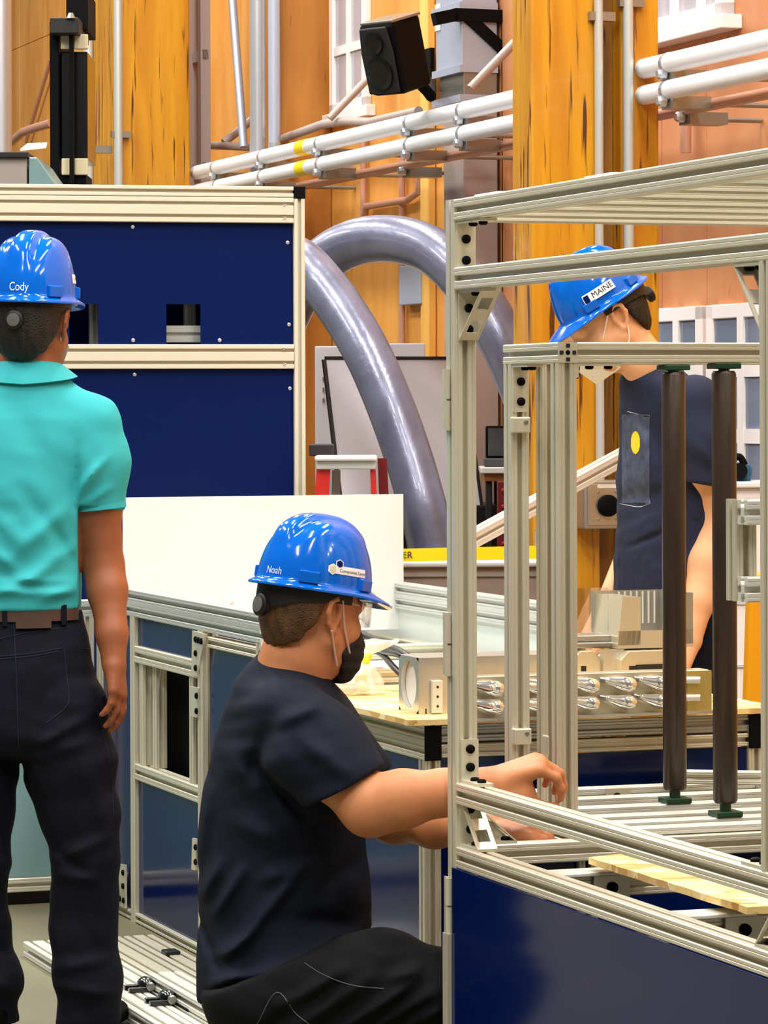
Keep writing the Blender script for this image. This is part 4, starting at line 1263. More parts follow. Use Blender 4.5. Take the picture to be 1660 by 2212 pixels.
def film(levels, seed, m, name):
    rnd = random.Random(seed); n = 36; vs = []; fs = []
    ph = [rnd.uniform(0, 6.28) for _ in range(5)]
    for i, (z, r, dx) in enumerate(levels):
        for k in range(n):
            a = 2 * math.pi * k / n
            w = 1 + .09 * math.sin(5 * a + ph[0] + i * .5) + .07 * math.sin(9 * a + ph[1] - i * .8) + .05 * math.sin(3 * a + ph[2] + i)
            vs.append(q + B * (r * 1.15 * w * math.cos(a) + dx) + A * (r * .8 * w * math.sin(a)) + UP * (z + .003 * math.sin(4 * a + ph[3] + i)))
    for i in range(len(levels) - 1):
        for k in range(n): fs.append((i * n + k, i * n + (k + 1) % n, (i + 1) * n + (k + 1) % n, (i + 1) * n + k))
    fs.append(tuple(range(n - 1, -1, -1))); fs.append(tuple((len(levels) - 1) * n + k for k in range(n)))
    return MB().add(vs, fs).build(name, M[m], bg, smooth=True, sharp=75)
film([(.001, .052, 0), (.012, .062, 0), (.03, .056, 0), (.05, .044, .002), (.066, .033, .004), (.076, .026, .006)], 1, 'bag', 'film')
film([(.074, .027, .004), (.082, .03, .004), (.09, .03, .006), (.097, .024, .01)], 2, 'bag_yellow', 'seal')
film([(.096, .023, .008), (.106, .034, .018), (.118, .046, .034), (.126, .05, .05), (.13, .044, .06)], 3, 'bag', 'film')
for k in range(6):
    a = k * 1.05
    MB().disc(q + B * (.03 * math.cos(a)) + A * (.02 * math.sin(a)) + UP * .006, UP, .009, .014, 8).build('part', M['tray_metal'], bg)
MB().box(q - B * .014 - A * .045 + UP * .01, B * .028, A * .003, UP * .04).build('tag', M['card'], bg)
# dark hose behind the table at the right
ps = crom([P(1494, 1470, 9.0), P(1500, 1410, 9.0), P(1514, 1375, 9.05), P(1535, 1390, 9.1), P(1548, 1450, 9.1), P(1550, 1530, 9.1)], 6)
tag(MB().tube(ps, .022, 14).build('hose', M['rubber'], smooth=True), 'thick black hose hanging below the forearm of the man looking down', 'hose')
# ------------------------------------------------------------------ people: distance fields turned into one surface
FOLD = 1.7
HAT_H = .150
class Body:
    def __init__(s): s.p = []; s.ridges = []; s.cuts = []; s.subs = []
    def cone(s, a, b, ra, rb, k=.02):
        s.p.append(('cone', np.array(a, float), np.array(b, float), ra, rb, k)); return s
    def chain(s, pts, rs, k=.02):
        for i in range(len(pts) - 1): s.cone(pts[i], pts[i + 1], rs[i], rs[i + 1], k)
        return s
    def ell(s, c, r, R=None, k=.02):
        s.p.append(('ell', np.array(c, float), np.array(r, float), np.eye(3) if R is None else np.array(R, float), 0, k)); return s
    def loft(s, rows, yaw=0.0, k=.03, axis=None):
        """rows: (z, x, y, a, b) ellipses stacked in z"""
        s.p.append(('loft', np.array(sorted(rows), float), yaw, 0, 0, k)); return s
    def ridge(s, a, b, w, amp):
        s.ridges.append((np.array(a, float), np.array(b, float), w, amp)); return s

def _bbox(p):
    t = p[0]
    if t == 'cone':
        r = max(p[3], p[4]); return np.minimum(p[1], p[2]) - r, np.maximum(p[1], p[2]) + r
    if t == 'ell':
        r = max(p[2]); return p[1] - r, p[1] + r
    R = p[1]; m = np.maximum(R[:, 3], R[:, 4])
    return np.array([(R[:, 1] - m).min(), (R[:, 2] - m).min(), R[:, 0].min()]), np.array([(R[:, 1] + m).max(), (R[:, 2] + m).max(), R[:, 0].max()])

def _eval(p, X, Y, Z):
    t = p[0]
    if t == 'cone':
        a, b, ra, rb = p[1], p[2], p[3], p[4]
        ab = b - a; L2_ = max(ab.dot(ab), 1e-9)
        h = np.clip(((X - a[0]) * ab[0] + (Y - a[1]) * ab[1] + (Z - a[2]) * ab[2]) / L2_, 0, 1)
        dx, dy, dz = X - a[0] - h * ab[0], Y - a[1] - h * ab[1], Z - a[2] - h * ab[2]
        return np.sqrt(dx * dx + dy * dy + dz * dz) - (ra + (rb - ra) * h)
    if t == 'ell':
        c, r, R = p[1], p[2], p[3]
        dx, dy, dz = X - c[0], Y - c[1], Z - c[2]
        q = [(R[0][i] * dx + R[1][i] * dy + R[2][i] * dz) for i in range(3)]
        k0 = np.sqrt(sum((q[i] / r[i]) ** 2 for i in range(3))) + 1e-9
        k1 = np.sqrt(sum((q[i] / r[i] ** 2) ** 2 for i in range(3))) + 1e-9
        return k0 * (k0 - 1) / k1
    R, yaw = p[1], p[2]
    z = Z
    f = lambda i: np.interp(z, R[:, 0], R[:, i])
    # smooth rows a little
    cx, cy, a, b = f(1), f(2), f(3), f(4)
    ca, sa = math.cos(yaw), math.sin(yaw)
    dx, dy = X - cx, Y - cy
    u, v = (dx * ca + dy * sa), (-dx * sa + dy * ca)
    k0 = np.sqrt((u / a) ** 2 + (v / b) ** 2) + 1e-9
    k1 = np.sqrt((u / a ** 2) ** 2 + (v / b ** 2) ** 2) + 1e-9
    d = k0 * (k0 - 1) / k1
    d = np.where(k0 < .3, -np.minimum(a, b) * .7, d)
    cap = np.maximum(R[0, 0] - Z, Z - R[-1, 0])
    return np.maximum(d, cap)

def field(prims, lo, hi, h, marg=.05):
    n = np.ceil((hi - lo) / h).astype(int) + 1
    D = np.full(n, 1.0, np.float32)
    ax = [lo[i] + h * np.arange(n[i]) for i in range(3)]
    for p in prims:
        b0, b1 = _bbox(p)
        m = marg + p[5]
        i0 = np.clip(np.floor((b0 - m - lo) / h).astype(int), 0, n); i1 = np.clip(np.ceil((b1 + m - lo) / h).astype(int) + 1, 0, n)
        if (i1 <= i0).any(): continue
        sl = tuple(slice(i0[i], i1[i]) for i in range(3))
        X, Y, Z = np.meshgrid(*[ax[i][sl[i]] for i in range(3)], indexing='ij', sparse=True)
        d = _eval(p, X, Y, Z)
        d = np.broadcast_to(d, D[sl].shape)
        k = p[5]
        o = D[sl]
        if k > 0:
            hh = np.maximum(k - np.abs(o - d), 0) / k
            D[sl] = np.minimum(o, d) - hh * hh * k * .25
        else:
            D[sl] = np.minimum(o, d)
    return D, ax

def surface_nets(D, ax):
    h = ax[0][1] - ax[0][0]
    S = D < 0
    n = np.array(D.shape) - 1
    acc = np.zeros((*n, 3), np.float32); cnt = np.zeros(n, np.float32)
    offs = [(x, y, z) for x in (0, 1) for y in (0, 1) for z in (0, 1)]
    def corner(A_, o): return A_[o[0]:o[0] + n[0], o[1]:o[1] + n[1], o[2]:o[2] + n[2]]
    for o in offs:
        for axn in range(3):
            if o[axn] == 1: continue
            o2 = list(o); o2[axn] = 1
            d0, d1 = corner(D, o), corner(D, o2)
            m = (d0 < 0) != (d1 < 0)
            t = np.where(m, d0 / (d0 - d1 + 1e-12), 0)
            cnt += m
            for c in range(3):
                acc[..., c] += np.where(m, o[c] + (t if c == axn else 0), 0)
    act = cnt > 0
    idx = -np.ones(n, np.int64)
    ii = np.argwhere(act)
    idx[act] = np.arange(len(ii))
    V = (ii + acc[act] / cnt[act][:, None]) * h + np.array([ax[0][0], ax[1][0], ax[2][0]])
    quads = []
    for axn in range(3):
        u, v = [(1, 2), (2, 0), (0, 1)][axn]
        sh = [slice(None)] * 3
        a = [slice(None)] * 3; b = [slice(None)] * 3
        a[axn] = slice(0, -1); b[axn] = slice(1, None)
        m = S[tuple(a)] != S[tuple(b)]
        e = np.argwhere(m)
        e = e[(e[:, u] > 0) & (e[:, v] > 0) & (e[:, u] < D.shape[u] - 1) & (e[:, v] < D.shape[v] - 1)]
        if not len(e): continue
        flip = S[tuple(a)][tuple(e.T)]
        def at(du, dv):
            q = e.copy(); q[:, u] += du; q[:, v] += dv
            return idx[tuple(q.T)]
        q = np.stack([at(-1, -1), at(0, -1), at(0, 0), at(-1, 0)], 1)
        q[~flip] = q[~flip][:, ::-1]
        quads.append(q)
    F_ = np.concatenate(quads)
    F_ = F_[(F_ >= 0).all(1)]
    return V, F_

def np_mesh(name, V, Q, mat_, parent):
    off = OFF[parent.name] if parent is not None else Vector((0, 0, 0))
    me = bpy.data.meshes.new(name)
    V = V - np.array(off)
    me.vertices.add(len(V)); me.vertices.foreach_set('co', V.astype(np.float32).ravel())
    me.loops.add(len(Q) * 4); me.loops.foreach_set('vertex_index', Q.astype(np.int32).ravel())
    me.polygons.add(len(Q)); me.polygons.foreach_set('loop_start', np.arange(0, len(Q) * 4, 4, dtype=np.int32))
    me.polygons.foreach_set('use_smooth', np.ones(len(Q), bool))
    me.update(calc_edges=True); me.validate()
    me.materials.append(mat_)
    o = bpy.data.objects.new(name, me); COL.objects.link(o)
    if parent is not None: o.parent = parent
    OFF[o.name] = off
    return o

def smooth_mesh(V, Q, it=2, lam=.5):
    n = len(V)
    E = np.concatenate([Q[:, [0, 1]], Q[:, [1, 2]], Q[:, [2, 3]], Q[:, [3, 0]]])
    for _ in range(it):
        s = np.zeros_like(V); c = np.zeros(n)
        for i in range(3):
            s[:, i] = np.bincount(E[:, 0], V[E[:, 1], i], n) + np.bincount(E[:, 1], V[E[:, 0], i], n)
        c = np.bincount(E[:, 0], minlength=n) + np.bincount(E[:, 1], minlength=n)
        V = V * (1 - lam) + lam * s / np.maximum(c, 1)[:, None]
    return V

def make(body, h, name, mat_, parent, post=None, it=1, wrinkle=0.0):
    if wrinkle: it = 4 if parent.name == 'person.002' else 2
    lo = np.min([_bbox(p)[0] for p in body.p], 0) - .03
    hi = np.max([_bbox(p)[1] for p in body.p], 0) + .03
    D, ax = field(body.p, lo, hi, h)
    X, Y, Z = np.meshgrid(*ax, indexing='ij', sparse=True)
    near = np.abs(D) < .06
    for a, b, w, amp in body.ridges:
        # ridges seen along the view: distance in the X-Z plane
        ab = b - a; l2 = ab[0] ** 2 + ab[2] ** 2
        t = np.clip(((X - a[0]) * ab[0] + (Z - a[2]) * ab[2]) / l2, 0, 1)
        dd = (X - a[0] - t * ab[0]) ** 2 + (Z - a[2] - t * ab[2]) ** 2
        D = D - (FOLD * amp * np.exp(-dd / w ** 2) * np.sin(np.pi * np.clip(t * .9 + .05, 0, 1)) ** .5).astype(np.float32)
    if wrinkle:
        w1 = np.sin(46 * (.84 * Z - .54 * X) + 1.7 * np.sin(11 * X + 6 * Z + 5 * Y))
        w2 = np.sin(39 * (.75 * Z + .66 * X) + 1.9 * np.sin(8 * Z - 9 * X + 4 * Y) + 1.0)
        g1 = .5 + .5 * np.sin(12 * X + 7 * Z + 6 * Y + .6); g2 = .5 + .5 * np.sin(9 * X - 11 * Z + 5 * Y + 2.2)
        D = (D - wrinkle * (w1 * np.abs(w1) * g1 * g1 + w2 * np.abs(w2) * g2 * g2) * .8).astype(np.float32)
    if post is not None:
        D = post(D, X, Y, Z).astype(np.float32)
    V, Q = surface_nets(D, ax)
    V = smooth_mesh(V, Q, it)
    return np_mesh(name, V, Q, mat_, parent)

def dcone(X, Y, Z, a, b, ra, rb):
    return _eval(('cone', np.array(a, float), np.array(b, float), ra, rb, 0), X, Y, Z)
def plane(X, Y, Z, p, n):
    n = Vector(n).normalized()
    return (X - p[0]) * n.x + (Y - p[1]) * n.y + (Z - p[2]) * n.z

class Frame:
    """head frame: centre at eye height, f forward, l to the person's left, u up"""
    def __init__(s, c, f, u):
        s.c = Vector(c); s.f = Vector(f).normalized()
        u = Vector(u); s.u = (u - s.f * u.dot(s.f)).normalized(); s.l = s.u.cross(s.f)
    def __call__(s, f, l, u): return s.c + s.f * f + s.l * l + s.u * u
    def R(s): return np.array([[s.f[i], s.l[i], s.u[i]] for i in range(3)])
    def local(s, X, Y, Z):
        dx, dy, dz = X - s.c.x, Y - s.c.y, Z - s.c.z
        return tuple(dx * v.x + dy * v.y + dz * v.z for v in (s.f, s.l, s.u))

def head(bd, H, s=1.0):
    R = H.R()
    q = lambda f, l, u: H(f * s, l * s, u * s)
    bd.ell(q(-.012, 0, .028), np.array((.097, .077, .088)) * s, R, .02)
    bd.ell(q(.028, 0, -.035), np.array((.064, .062, .083)) * s, R, .03)
    bd.ell(q(.052, 0, -.09), np.array((.036, .04, .026)) * s, R, .03)
    for k in (-1, 1):
        bd.cone(q(-.0, k * .057, -.05), q(.045, k * .028, -.1), .02 * s, .016 * s, .03)
        bd.cone(q(.062, k * .042, -.028), q(.05, k * .05, -.035), .018 * s, .016 * s, .03)
        # ear: rim, lobe
        e = lambda f, l, u: q(f, k * l, u)
        ring = [e(-.004, .073, -.028), e(.004, .079, -.002), e(.002, .083, .02), e(-.012, .087, .032), e(-.026, .089, .024), e(-.03, .088, .004), e(-.022, .083, -.018), e(-.008, .077, -.034)]
        for i in range(len(ring) - 1): bd.cone(ring[i], ring[i + 1], .0056 * s, .0056 * s, .003)
        bd.cone(e(-.006, .077, -.03), e(-.003, .075, -.036), .007 * s, .006 * s, .006)
        bd.ell(e(-.012, .070, .0), np.array((.018, .005, .03)) * s, R, .004)
        bd.cone(e(.002, .074, -.008), e(.004, .075, .002), .004 * s, .004 * s, .004)
    bd.cone(q(.088, 0, .004), q(.108, 0, -.034), .008 * s, .013 * s, .012)
    for k in (-1, 1):
        bd.ell(q(.098, k * .012, -.038), np.array((.011, .008, .008)) * s, R, .006)
    bd.cone(q(.082, -.036, .018), q(.082, .036, .018), .012 * s, .012 * s, .015)
    bd.cone(q(.084, -.02, -.066), q(.084, .02, -.066), .008 * s, .008 * s, .008)

def hair(H, s, mat_, parent, low=-.06, side=.03, front=.06, name='hair', h=.005, thick=.008):
    bd = Body()
    R = H.R()
    bd.ell(H(-.014 * s, 0, .028 * s), np.array((.097 + thick, .077 + thick, .088 + thick)) * s, R, .02)
    bd.ell(H(-.035 * s, 0, -.03 * s), np.array((.062 + thick, .06 + thick, .06 + thick)) * s, R, .03)
    def post(D, X, Y, Z):
        f, l, u = H.local(X, Y, Z)
        f, l, u = f / s, l / s, u / s
        # hairline: down to the nape at the back, above the ears at the side, brow at the front
        tt = np.clip((f + .095) / .067, 0, 1)
        line = np.where(f < .05, low + (side - low) * tt ** 2.2, front)
        wob = .003 * np.sin(l * 260) + .002 * np.sin(f * 310)
        D = D + .0012 * np.sin(l * 330 + f * 150) + .001 * np.sin(u * 60 + l * 420)
        return np.maximum(D, (line - u + wob) * s * .8)
    return make(bd, h, name, mat_, parent, post)

# ------------------------------------------------------------------ hard hats
def hat_surface(th, v, s=1.0):
    """shell point in the hat frame (f, l, u); th 0 at the front, v 0 rim .. 1 crown"""
    ph = v * math.pi / 2
    c, sn = math.cos(ph) ** .78, math.sin(ph) ** .95
    rx = .130 if math.cos(th) > 0 else .134
    f, l, u = rx * c * math.cos(th), .110 * c * math.sin(th), HAT_H * sn
    # raised centre ridge and side flutes of a V shaped shell
    fade = min(1, max(0, (v - .28) / .3)); fade = fade * fade * (3 - 2 * fade)
    wl = .024 + .01 * (1 - v) * (1 if f < 0 else 1.8)
    ridge = .0085 * fade / (1 + (abs(l) / wl) ** 8)
    wl2 = .062 + .03 * (1 - v)
    flute = .0045 * fade * math.exp(-((abs(l) - wl2 * .92) / .016) ** 2)
    dent = -.003 * fade * math.exp(-((abs(l) - wl * 1.35) / .01) ** 2)
    d = ridge + flute + dent
    n = Vector((f / rx ** 2, l / .110 ** 2, u / .150 ** 2)).normalized()
    return Vector((f, l, u)) * s + n * d * s

def hard_hat(H, label, loc_label, s=1.0):
    """H is the frame with origin at the centre of the rim"""
    t = thing('hard_hat', label, 'hard hat', H.c)
    nt_, nv = 120, 36
    vs, fs = [], []
    def brim_pt(th, k):
        p = hat_surface(th, 0.0, s)
        o = Vector((math.cos(th) / .13, math.sin(th) / .11, 0)).normalized()
        w = .012 + .048 * max(0, math.cos(th)) ** 2.2 + .004 * max(0, -math.cos(th))
        drop = -.004 - .016 * max(0, math.cos(th)) ** 2.5
        return p, o, w * s, drop * s
    rows = []
    # inside lip, brim edge, brim top, then the shell
    for kind in ('in', 'under', 'edge', 'edge2', 'top', 'mid'):
        row = []
        for i in range(nt_):
            th = 2 * math.pi * i / nt_
            p, o, w, dr = brim_pt(th, 0)
            if kind == 'in': q = p - o * .004 + Vector((0, 0, -.004))
            elif kind == 'under': q = p + o * (w * .5) + Vector((0, 0, -.006 + dr * .45))
            elif kind == 'edge': q = p + o * w + Vector((0, 0, dr - .005))
            elif kind == 'edge2': q = p + o * (w + .001) + Vector((0, 0, dr - .001))
            elif kind == 'top': q = p + o * (w * .85) + Vector((0, 0, dr * .82 + .001))
            else: q = p + o * (w * .25 + .001) + Vector((0, 0, dr * .15 + .003))
            row.append(q)
        rows.append(row)
    for j in range(nv):
        v = .03 + .97 * j / (nv - 1) if j < nv - 1 else .999
        rows.append([hat_surface(2 * math.pi * i / nt_, v, s) for i in range(nt_)])
    for r in rows: vs += [H(*p) for p in r]
    for j in range(len(rows) - 1):
        for i in range(nt_):
            i2 = (i + 1) % nt_
            fs.append((j * nt_ + i, j * nt_ + i2, (j + 1) * nt_ + i2, (j + 1) * nt_ + i))
    top = H(*hat_surface(0, .9999, s))
    vs.append(top); b = (len(rows) - 1) * nt_
    for i in range(nt_): fs.append((b + i, b + (i + 1) % nt_, len(vs) - 1))
    sh = MB().add(vs, fs).build('shell', M['helmet'], t, smooth=True, sharp=70)
    sd = sh.modifiers.new('thickness', 'SOLIDIFY'); sd.thickness = .0025; sd.offset = -1
    # accessory slots around the rim
    for th in (math.radians(63), math.radians(-63), math.radians(128), math.radians(-128)):
        w = .021
        ins, outs = [], []
        for dth, dv in ((-w, .02), (w, .02), (w, .13), (-w, .13)):
            q = hat_surface(th + dth / .115, dv, s); o = Vector((math.cos(th) / .13, math.sin(th) / .11, 0)).normalized()
            ins.append(q - o * .004); outs.append(hat_surface(th + dth / .125, .05, s) + o * .009 + Vector((0, 0, q.z - hat_surface(th, .05, s).z - (.003 if dv > .1 else 0))))
        v = [H(*p) for p in ins + outs]
        MB().add(v, [(3, 2, 1, 0), (4, 5, 6, 7), (0, 1, 5, 4), (1, 2, 6, 5), (2, 3, 7, 6), (3, 0, 4, 7)]).build('accessory_slot', M['helmet'], t, bevel=.002)
    # headband and ratchet knob
    vs, fs = [], []
    n = 60
    for i in range(n + 1):
        a = math.radians(70) + math.radians(220) * i / n
        dip = .030 * math.exp(-((a - math.pi) / .75) ** 2)
        for (r, z) in ((0, .008), (0, -.028 - dip), (.003, -.028 - dip), (.003, .008)):
            vs.append(H((.121 + r) * s * math.cos(a) - .006, (.097 + r) * s * math.sin(a), z * s))
    for i in range(n):
        for k in range(4):
            fs.append((i * 4 + k, i * 4 + (k + 1) % 4, (i + 1) * 4 + (k + 1) % 4, (i + 1) * 4 + k))
    bd_ = MB().add(vs, fs).build('headband', M['band'], t, smooth=True)
    kc = H(-.127 * s, 0, -.054 * s)
    MB().disc(kc, -H.f, .024 * s, .014, 24).build('ratchet_knob', M['band'], t, smooth=True)
    MB().disc(kc - H.f * .0142, -H.f, .0165 * s, .002, 24).build('knob_face', M['knob_grey'], t, smooth=True)
    return t

def on_hat(H, th0, v0, x, y, s, lift):
    """point x along the rim (to the wearer's back when looking at it from outside, left to right), y up"""
    r = .118 * s
    th = th0 + x / r
    v = v0 + y / (.150 * s * 1.45)
    p = hat_surface(th, v, s)
    e = 1e-3
    a = hat_surface(th + e, v, s) - p; b = hat_surface(th, v + e, s) - p
    n = a.cross(b).normalized()
    if n.dot(Vector((p.x, p.y, .02))) < 0: n = -n
    return H(*(p + n * lift))

def hat_patch(H, t, th0, v0, poly, s, lift, m, name, parent=None, sub=6):
    """flat printed patch laid on the curved shell; poly in metres, convex"""
    cx = sum(p[0] for p in poly) / len(poly); cy = sum(p[1] for p in poly) / len(poly)
    vs, fs = [(cx, cy)], []
    ed = []
    for i in range(len(poly)):
        a, b = poly[i], poly[(i + 1) % len(poly)]
        for k in range(sub): ed.append((a[0] + (b[0] - a[0]) * k / sub, a[1] + (b[1] - a[1]) * k / sub))
    rings = 4
    for r in range(1, rings + 1):
        for e in ed: vs.append((cx + (e[0] - cx) * r / rings, cy + (e[1] - cy) * r / rings))
    n = len(ed)
    for k in range(n): fs.append((0, 1 + k, 1 + (k + 1) % n))
    for r in range(rings - 1):
        for k in range(n):
            fs.append((1 + r * n + k, 1 + (r + 1) * n + k, 1 + (r + 1) * n + (k + 1) % n, 1 + r * n + (k + 1) % n))
    return MB().add([on_hat(H, th0, v0, x, y, s, lift) for x, y in vs], fs).build(name, M[m], parent or t)

def hat_text(H, t, th0, v0, txt, size, s, lift, m, parent=None, x0=0, y0=0, rot=0):
    vs, fs = text_mesh(txt, size, ext=0)
    c, sn = math.cos(rot), math.sin(rot)
    return MB().add([on_hat(H, th0, v0, x0 + v[0] * c - v[1] * sn, y0 + v[0] * sn + v[1] * c, s, lift) for v in vs], fs).build('lettering', M[m], parent or t)

# ------------------------------------------------------------------ hands
def hand(bd, wrist, knuckle, up, spread, curls, thumb, s=1.0, lens=(.072, .08, .075, .06)):
    """palm from wrist to knuckle line; up: back of the hand; spread: towards the index side.
    curls: per finger three bend angles in degrees; thumb: list of points"""
    w, kn = Vector(wrist), Vector(knuckle)
    f = (kn - w).normalized(); up = Vector(up); up = (up - f * up.dot(f)).normalized()
    sp = Vector(spread); sp = (sp - f * sp.dot(f) - up * sp.dot(up)).normalized()
    L = (kn - w).length
    offs = (.031, .011, -.010, -.029)
    for i in range(4):
        k = kn + sp * offs[i] * s + f * (-.002, .004, .0, -.009)[i] * s - up * abs(offs[i]) * .12
        bd.cone(w + sp * offs[i] * .5 * s + f * .012, k, .017 * s, .0125 * s, .014)
        d = f.copy(); p = k.copy()
        seg = (lens[i] * .46, lens[i] * .31, lens[i] * .27)
        r = (.0098, .0088, .0078, .0066)
        for j in range(3):
            a = math.radians(curls[i][j])
            ax_ = up.cross(d).normalized() if abs(up.dot(d)) < .999 else sp
            ax_ = sp
            d = Matrix.Rotation(a, 3, ax_ if f.cross(up).dot(sp) < 0 else -ax_) @ d
            d = d.normalized()
            q = p + d * seg[j] * s
            bd.cone(p, q, r[j] * s, r[j + 1] * s, .005)
            p = q
    th = [Vector(x) for x in thumb]
    bd.chain(th, [.017 * s, .0135 * s, .0105 * s, .0085 * s][:len(th)], .01)

# ================================================================== man in the teal polo (seen from behind)
Y1 = 8.0
man1 = thing('person', 'person standing with back turned in teal polo, dark jeans and brown belt', 'person', (P(60, 2000, Y1).x, Y1, 0))
c_ = lambda px, py, dy=0: P(px, py, Y1 + dy)
H1 = Frame(c_(68, 700), (.22, .97, -.03), (0.03, 0, 1))
b = Body()
head(b, H1, 1.03)
b.chain([c_(66, 745, .01), c_(58, 800, 0), c_(50, 850, 0)], [.058, .063, .075], .03)
rows = [(zz, c_(cx, 900).x, Y1 + .01, a, d) for (zz, cx, a, d) in ((c_(0, 850).z, 48, .10, .075), (c_(0, 900).z, 38, .165, .095), (c_(0, 1000).z, 30, .175, .115), (c_(0, 1150).z, 30, .15, .11), (c_(0, 1290).z, 30, .145, .105), (c_(0, 1400).z, 30, .165, .11), (c_(0, 1560).z, 34, .17, .1))]
b.loft(rows, 0, .04)
sh, el, wr = c_(198, 925), c_(226, 1225, .02), c_(246, 1432, -.06)
b.chain([sh, c_(212, 1080, .01), el], [.062, .052, .043], .03)
b.chain([el, c_(232, 1275, 0), c_(242, 1370, -.04), wr], [.043, .0445, .034, .0285], .02)
shL, elL, wrL = c_(-130, 925), c_(-175, 1225, .02), c_(-165, 1430, -.05)
b.chain([shL, elL, wrL], [.062, .044, .029], .03)
hand(b, wr, c_(258, 1500, -.07), (1, -.25, .1), (0, 1, .1), ((8, 18, 12), (12, 22, 14), (15, 24, 16), (18, 26, 18)), [c_(246, 1452, -.05), c_(246, 1492, .0), c_(254, 1525, .0), c_(258, 1548, -.01)], 1.04)
hand(b, wrL, c_(-168, 1500, -.06), (-1, -.25, .1), (0, 1, .1), ((25, 30, 20), (32, 36, 24), (38, 40, 26), (44, 42, 28)), [c_(-160, 1450, -.03), c_(-158, 1485, 0), c_(-162, 1515, 0)], 1.04)
b.chain([c_(112, 1480), c_(180, 1850), c_(186, 2160)], [.08, .05, .04], .03)
b.chain([c_(-50, 1480), c_(-52, 1850, .04), c_(-35, 2160, .04)], [.08, .05, .04], .03)
make(b, .0048, 'body', M['skin_tan'], man1)
hair(H1, 1.035, M['hair_dark'], man1, low=-.1, side=.038, front=.07)
# polo
b = Body()
rows = [(zz, c_(cx, 900).x, Y1 + .01, a, d) for (zz, cx, a, d) in (
    (c_(0, 797).z, 57, .076, .076), (c_(0, 806).z, 56, .086, .082), (c_(0, 835).z, 50, .122, .094), (c_(0, 865).z, 44, .16, .1), (c_(0, 905).z, 36, .19, .115), (c_(0, 980).z, 30, .19, .13),
    (c_(0, 1080).z, 28, .178, .135), (c_(0, 1180).z, 28, .168, .13), (c_(0, 1260).z, 28, .163, .128), (c_(0, 1330).z, 28, .165, .13))]
b.loft(rows, 0, .04)
b.chain([c_(196, 922), c_(207, 995, .005), c_(212, 1100, .01)], [.0735, .069, .0635], .05)
b.chain([c_(-130, 922), c_(-148, 985, .005), c_(-153, 1110, .01)], [.0735, .069, .064], .05)
hem_p = c_(210, 1098)
for a_, c2, w_, am in (((165, 1095), (175, 960), .009, -.005), ((172, 1080), (215, 1005), .012, .006), ((182, 1050), (240, 985), .010, .005), ((190, 1090), (245, 1050), .009, .004),
                       ((40, 1195), (150, 1100), .018, .006), ((70, 1240), (165, 1180), .016, .006), ((0, 1110), (60, 1170), .02, .005), ((20, 1270), (120, 1225), .014, .007), ((100, 1290), (175, 1262), .012, .006),
                       ((30, 870), (120, 1010), .03, -.004), ((0, 1240), (90, 1262), .012, -.006), ((120, 1130), (160, 1210), .015, -.006), ((-10, 1180), (40, 1220), .014, .006), ((60, 1060), (110, 1130), .02, -.005)):
    b.ridge(c_(*a_), c_(*c2), w_, am)
for yy in (1245, 1268):
    b.ridge(c_(-80, yy), c_(172, yy + 8), .011, .006)
def polo_post(D, X, Y, Z):
    # sleeve hem and neck
    n = Vector((.16, 0, -1))
    arm = np.minimum(dcone(X, Y, Z, c_(188, 918), c_(214, 1140, .01), .075, .075), dcone(X, Y, Z, c_(-122, 918), c_(-150, 1140, .01), .078, .078))
    h1 = np.where(arm < 0, plane(X, Y, Z, c_(212, 1096), n), -1)
    side = np.where(X > c_(150, 900).x, plane(X, Y, Z, c_(212, 1096), (-.14, 0, -1)), -1)
    outside = np.where((X > c_(172, 900).x) & (Z < c_(0, 1085).z), plane(X, Y, Z, c_(212, 1096), (-.14, 0, -1)), -1)
    outl = np.where((X < c_(-112, 900).x) & (Z < c_(0, 1085).z), plane(X, Y, Z, c_(-150, 1100), (.14, 0, -1)), -1)
    D = np.maximum(D, outside); D = np.maximum(D, outl)
    tube = dcone(X, Y, Z, c_(214, 1200, .012), c_(211, 1060, .01), .056, .052)
    D = np.maximum(D, -tube)
    D = np.maximum(D, plane(X, Y, Z, c_(30, 1316), (0, 0, -1)))
    # double stitched sleeve band
    return D
make(b, .0055, 'polo_shirt', M['polo'], man1, polo_post, wrinkle=.003)
# sleeve band
vs = MB()
def ring_band(cz, r, h, th, axis, name, m, parent, n=40, y=1.0):
    ax_ = Vector(axis).normalized(); u = ax_.orthogonal().normalized(); w = ax_.cross(u)
    vs, fs = [], []
    for i in range(n):
        a = 2 * math.pi * i / n
        d = u * math.cos(a) + w * math.sin(a)
        for (rr, hh) in ((r, 0), (r + th, .001), (r + th, h - .001), (r, h)):
            vs.append(Vector(cz) + d * rr + ax_ * hh)
    for i in range(n):
        for k in range(4):
            fs.append((i * 4 + k, ((i + 1) % n) * 4 + k, ((i + 1) % n) * 4 + (k + 1) % 4, i * 4 + (k + 1) % 4))
    return MB().add(vs, fs).build(name, M[m], parent, smooth=True)
ring_band(c_(212, 1102, .01), .0555, .021, .0105, (-.1, 0, 1), 'sleeve_band', 'polo', man1)
